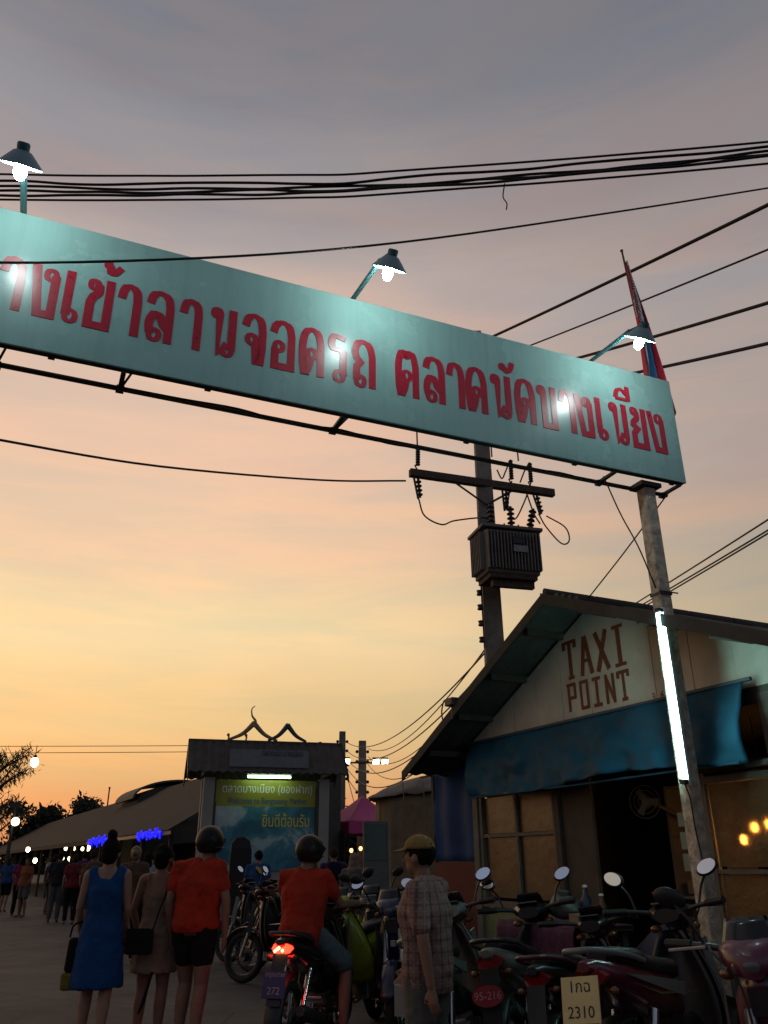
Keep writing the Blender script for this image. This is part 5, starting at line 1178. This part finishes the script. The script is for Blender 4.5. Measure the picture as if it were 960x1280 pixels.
# woman in blue
walkL = dict(knL=(-.09, .10, .49), anL=(-.09, .02, .09), toL=(-.10, .18, .03), knR=(.09, .0, .48), anR=(.10, -.12, .10), toR=(.11, .03, .03))
pb = person('woman in a knee-length sleeveless blue dress with hair in a top knot', (-2.42, 7.7, 0), R(4), 1.63, True, SKIN2, dict(walkL, elL=(-.215, .0, 1.12), wrL=(-.22, .13, .92), elR=(.20, .02, 1.11), wrR=(.17, .16, .92)), [('dress', BLUED, .50, 1.12), ('sandals', BLKC)], ('bun', HAIRD), .010)
hb = thing('handbag', 'dark handbag with yellow lower edge hanging beside the blue dress', 'bag', (-2.61, 7.70, .58), R(10))
MB().box((0, 0, .14), (.17, .10, .26), top=.85).build('bag_body', BLKC, hb, bevel=.03); MB().box((-.02, 0, -.055), (.15, .09, .13), top=1.08).build('yellow_pouch', cloth('dull_yellow_cloth', (.22, .17, .03)), hb, bevel=.02)
MB().tube(bez([(-.07, 0, .27), (-.05, 0, .36), (.03, 0, .38), (.07, 0, .27)], 5), .008, 6).build('handle', BLKC, hb)
# woman in beige sundress
person('woman in a beige strappy sundress with short dark hair', (-2.02, 7.95, 0), R(-8), 1.58, True, SKIN1, dict(elL=(-.24, -.02, 1.12), wrL=(-.22, .10, .90)), [('sundress', CRM, .60, 1.08), ('sandals', BLKC)], ('tied', HAIRD), .011)
sb = thing('shoulder_bag', 'small black shoulder bag hanging on a strap behind the beige sundress', 'bag', (-2.10, 7.72, .71), R(-4))
MB().box((0, 0, .10), (.23, .08, .19)).build('bag_body', BLKC, sb, bevel=.02); MB().box((0, -.043, .15), (.21, .008, .11)).build('flap', BLKC, sb, bevel=.004)
MB().tube(bez([(.11, 0, .19), (.17, .03, .42), (.26, .10, .66), (.22, .22, .70)], 6), .007, 6).build('strap', BLKC, sb)
um = MB().tube([(-1.98, 7.78, .58), (-2.03, 7.76, .36), (-2.06, 7.76, .28)], [.012, .016, .010], 6).build('folded_umbrella', BLKC); tag(um, 'thin folded black umbrella hanging below the black shoulder bag', 'umbrella')
# man in orange shirt with helmet, standing
person('man in orange shirt, black shorts and dark helmet standing with his back turned', (-1.64, 7.75, 0), R(-10), 1.70, False, SKIN1, dict(walkL, chest=(.02, .03, 1.26), neck=(.03, .04, 1.43), head=(.05, .075, 1.565), elR=(.27, -.02, 1.12), wrR=(.26, .02, .86)), [('tee', ORG, -.02, .60), ('shorts', BLKC, .52), ('helmet', HELM), ('sandals', BLKC)], ('short', HAIRD), .010, build=1.05)
# rider
person('rider in orange shirt and grey shorts sitting on the motorbike with a helmet', (-.73, 7.72, .0), R(-20), 1.70, False, SKIN1,
       dict(pel=(0, -.02, .86), waist=(0, .02, 1.0), chest=(.0, .06, 1.18), neck=(0, .06, 1.345), head=(.02, .09, 1.485), shL=(-.185, .05, 1.30), shR=(.185, .05, 1.30), elL=(-.27, .22, 1.10), wrL=(-.30, .46, 1.10), elR=(.27, .22, 1.08), wrR=(.33, .46, 1.08),
            hipL=(-.10, .02, .86), hipR=(.10, .02, .86), knL=(-.24, .42, .66), knR=(.27, .36, .60), anL=(-.27, .28, .09), anR=(.34, .14, .09), toL=(-.30, .44, .03), toR=(.38, .30, .03)),
       [('tee', ORG, -.06, .62), ('shorts', DENIM, .92), ('helmet', M('brown_helmet_shell', (.022, .017, .012), .42, var=.3, scale=12, spec=.16)), ('sandals', BLKC)], ('short', HAIRD), .010)
# man in checked shirt, in profile to the left
person('older man in a checked short-sleeved shirt and tan cap standing side-on', (.235, 5.3, 0), R(62), 1.56, False, SKIN1, dict(head=(0, .045, 1.575), neck=(0, .015, 1.425), chest=(0, .01, 1.26), waist=(0, -.0, 1.07), elR=(.22, .06, 1.12), wrR=(.16, .20, .92), elL=(-.25, -.09, 1.12), wrL=(-.24, -.13, .87)),
       [('shirt', PLAID, -.10, .80), ('trousers', KHAKI, 1), ('cap', CAPM), ('sandals', BLKC)], ('short', HAIRD), .010, build=1.02)
ph = thing('held_papers', 'pale folded papers held low by the man in the checked shirt', 'papers', (.075, 5.42, .60), R(60))
MB().box((0, 0, .08), (.02, .07, .16)).build('sheet_stack', PW, ph, bevel=.003); MB().box((.013, 0, .08), (.004, .06, .13)).build('cover_sheet', SIL, ph)
# market crowd
TOPS = [('pink', (.22, .03, .07)), ('white', (.36, .37, .40)), ('blue', (.03, .09, .22)), ('dark', (.03, .028, .03)), ('brown', (.12, .07, .045)), ('red', (.20, .03, .03)), ('teal', (.03, .12, .12)), ('grey', (.15, .15, .15)), ('purple', (.06, .03, .10)), ('orange', (.28, .09, .03))]
CROWD = [  # label, x, y, facing, height, top, bottom, female, hair
 ('person in a pink top and dark trousers walking by the market shed', -11.1, 26.9, 10, 1.66, 0, 'trousers', True, ('long', HAIRD)),
 ('person in dark clothes just behind the pink top', -10.4, 27.5, -20, 1.60, 3, 'trousers', True, ('short', HAIRD)),
 ('man in a white shirt and black shorts before the far stall lights', -11.3, 30.0, 30, 1.72, 1, 'shorts', False, ('short', HAIRD)),
 ('person in a blue top at the edge of the crowd', -12.5, 29.2, 0, 1.65, 2, 'shorts', True, ('long', HAIRB)),
 ('person in an orange top beside the pink top', -10.7, 26.3, 160, 1.60, 9, 'shorts', True, ('long', HAIRB)),
 ('person in grey behind the stroller', -10.3, 31.5, 180, 1.66, 7, 'trousers', False, ('short', HAIRD)),
 ('woman in brown walking ahead of the blue dress', -4.05, 14.2, 5, 1.68, 4, 'trousers', True, ('tied', HAIRL)),
 ('woman in dark red beside the woman in brown', -3.75, 15.2, -5, 1.63, 5, 'shorts', True, ('long', HAIRB)),
 ('person in teal far ahead between the two dresses', -5.1, 19.4, 15, 1.66, 6, 'shorts', True, ('short', HAIRD)),
 ('person in purple with a dark backpack walking to the pink canopy', -.95, 15.8, 10, 1.66, 8, 'trousers', False, ('short', HAIRB)),
 ('person in pale headscarf by the easel board', -.52, 14.2, -15, 1.56, 7, 'trousers', True, ('scarf', cloth('pale_scarf', (.26, .20, .15)))),
 ('stallholder in brown under the pink canopy', -1.2, 24.2, 175, 1.62, 4, 'trousers', False, ('short', HAIRD)),
 ('person in dark blue seen beyond the dark red motorbike', -2.5, 17.2, 20, 1.64, 2, 'trousers', False, ('short', HAIRD)),
 ('person in red under the far end of the shed eave', -6.9, 24.6, 40, 1.63, 5, 'trousers', True, ('long', HAIRD)),
 ('man in grey shirt beneath the blue neon sign', -6.0, 22.2, -30, 1.70, 7, 'trousers', False, ('short', HAIRD)),
 ('woman in white beneath the blue neon sign', -5.5, 23.0, 60, 1.60, 1, 'shorts', True, ('tied', HAIRD)),
 ('person in teal standing at the far stall', -14.0, 37.5, 20, 1.66, 6, 'trousers', False, ('short', HAIRD)),
 ('person in dark coat at the far stall', -13.4, 38.2, -20, 1.70, 3, 'trousers', False, ('short', HAIRD)),
 ('person in purple top walking off along the far shed', -16.0, 37.0, 10, 1.65, 8, 'shorts', True, ('long', HAIRD)),
]
CROWD += [(lb, x, y, fz, h, tp_, bt_, fm_, hr) for lb, x, y, fz, h, tp_, bt_, fm_, hr in (
 ('man in a brown shirt just past the shed corner post', -6.6, 19.8, -12, 1.70, 4, 'shorts', False, ('short', HAIRB)),
 ('woman in a white top ahead of the beige sundress', -4.6, 17.0, 8, 1.62, 1, 'shorts', True, ('long', HAIRD)),
 ('person in a red top walking along the shed posts', -8.2, 23.2, 25, 1.66, 5, 'trousers', True, ('tied', HAIRB)),
 ('man in a dark top near the shed posts', -8.9, 24.0, 15, 1.72, 3, 'trousers', False, ('short', HAIRD)),
 ('woman in teal crossing before the orange bulbs', -13.2, 28.4, -60, 1.60, 6, 'shorts', True, ('long', HAIRB)),
 ('person in grey far down the lane beyond the stroller', -12.6, 34.0, 5, 1.68, 7, 'trousers', False, ('short', HAIRD)),
 ('person in orange standing at the yellow bulb stall', -11.2, 33.0, 120, 1.62, 9, 'trousers', True, ('tied', HAIRD)),
 ('tall person in purple near the shed fascia', -9.6, 28.0, 0, 1.76, 8, 'trousers', False, ('short', HAIRD)),
 ('woman in pink far behind the blue neon sign', -7.4, 26.2, -35, 1.60, 0, 'trousers', True, ('long', HAIRD)),
 ('stallholder in white behind the goods at the pink canopy', -1.35, 25.6, 180, 1.60, 1, 'trousers', True, ('tied', HAIRD)))]
for i, (lb, x, y, fz, h, tp_, bt_, fm_, hr) in enumerate(CROWD):
    ps = dict(walkL) if i % 2 else dict(elL=(-.25, .02, 1.12), wrL=(-.22, .15, .95))
    nm, cl_ = TOPS[tp_]
    person(lb, (x, y, 0), R(fz), h, fm_, SKIN1 if i % 3 else SKIN2, ps, [('tee', cloth(nm + '_top', cl_), -.04, .6), (bt_, [BLKC, KHAKI, DENIM][i % 3], .8 if bt_ == 'shorts' else 1)], hr, .022, 'market crowd', False)
bp_ = thing('backpack', 'dark blue backpack worn by the walker in purple', 'backpack', (-.92, 15.60, 1.02), R(10))
MB().box((0, 0, .20), (.30, .16, .42), top=.85).build('sack', cloth('navy_backpack', (.012, .014, .04)), bp_, bevel=.05); MB().box((0, -.10, .12), (.22, .06, .18)).build('front_pocket', BLKC, bp_, bevel=.02)
strl = thing('stroller', 'dark pushchair with wheels among the far crowd', 'stroller', (-10.9, 31.0, 0), R(20))
MB().sheet(lambda u, v: (.24 * math.cos(math.pi * u), -.25 + .5 * v, .62 + .30 * math.sin(math.pi * u)), 12, 4, .02).build('hood', BLKC, strl, smooth='all'); MB().box((0, 0, .48), (.42, .5, .22)).build('seat', BLKC, strl, bevel=.03)
for sx in (-1, 1):
    for sy in (-1, 1): MB().torus((sx * .24, sy * .28, .11), .09, .02, 16, 6, 'X').build('wheel', RUBBER, strl)
    MB().tube([(sx * .22, -.35, 1.0), (sx * .24, .28, .11)], .015, 6).build('frame_tube', STEEL, strl)
# stall tables under the shed
for i, (x, y) in enumerate(((-14.1, 39.2), (-12.0, 33.6), (-8.0, 25.6), (-1.0, 26.2))):
    t = thing('stall_table', ['stall table under the white bulb cluster', 'stall table under the yellow bulb', 'stall table at the near end of the shed', 'stall table under the pink canopy'][i], 'table', (x, y, 0), SRZ if i < 3 else R(32), 'market stall tables')
    MB().box((0, 0, .78), (1.6, .7, .04)).build('table_top', CARD, t); MB().sheet(lambda u, v: ((u - .5) * 1.62, .36 + .01 * math.sin(u * 50), .78 - .7 * v), 30, 2, .005).build('cloth_skirt', cloth(['red_skirt', 'blue_skirt', 'green_skirt', 'plum_skirt'][i], [(.2, .03, .03), (.03, .05, .15), (.03, .10, .04), (.12, .02, .08)][i]), t)
    for sx in (-.7, .7): MB().box((sx, 0, .38), (.05, .6, .76)).build('trestle', TIMBERD, t)
    for k in range(6): MB().box((-.6 + .24 * k, 0, .87), (.18, .4, .13)).build('goods_tray', [CARD, PAPER, PRED, GRN][k % 4], t, bevel=.01)
fuse_all()
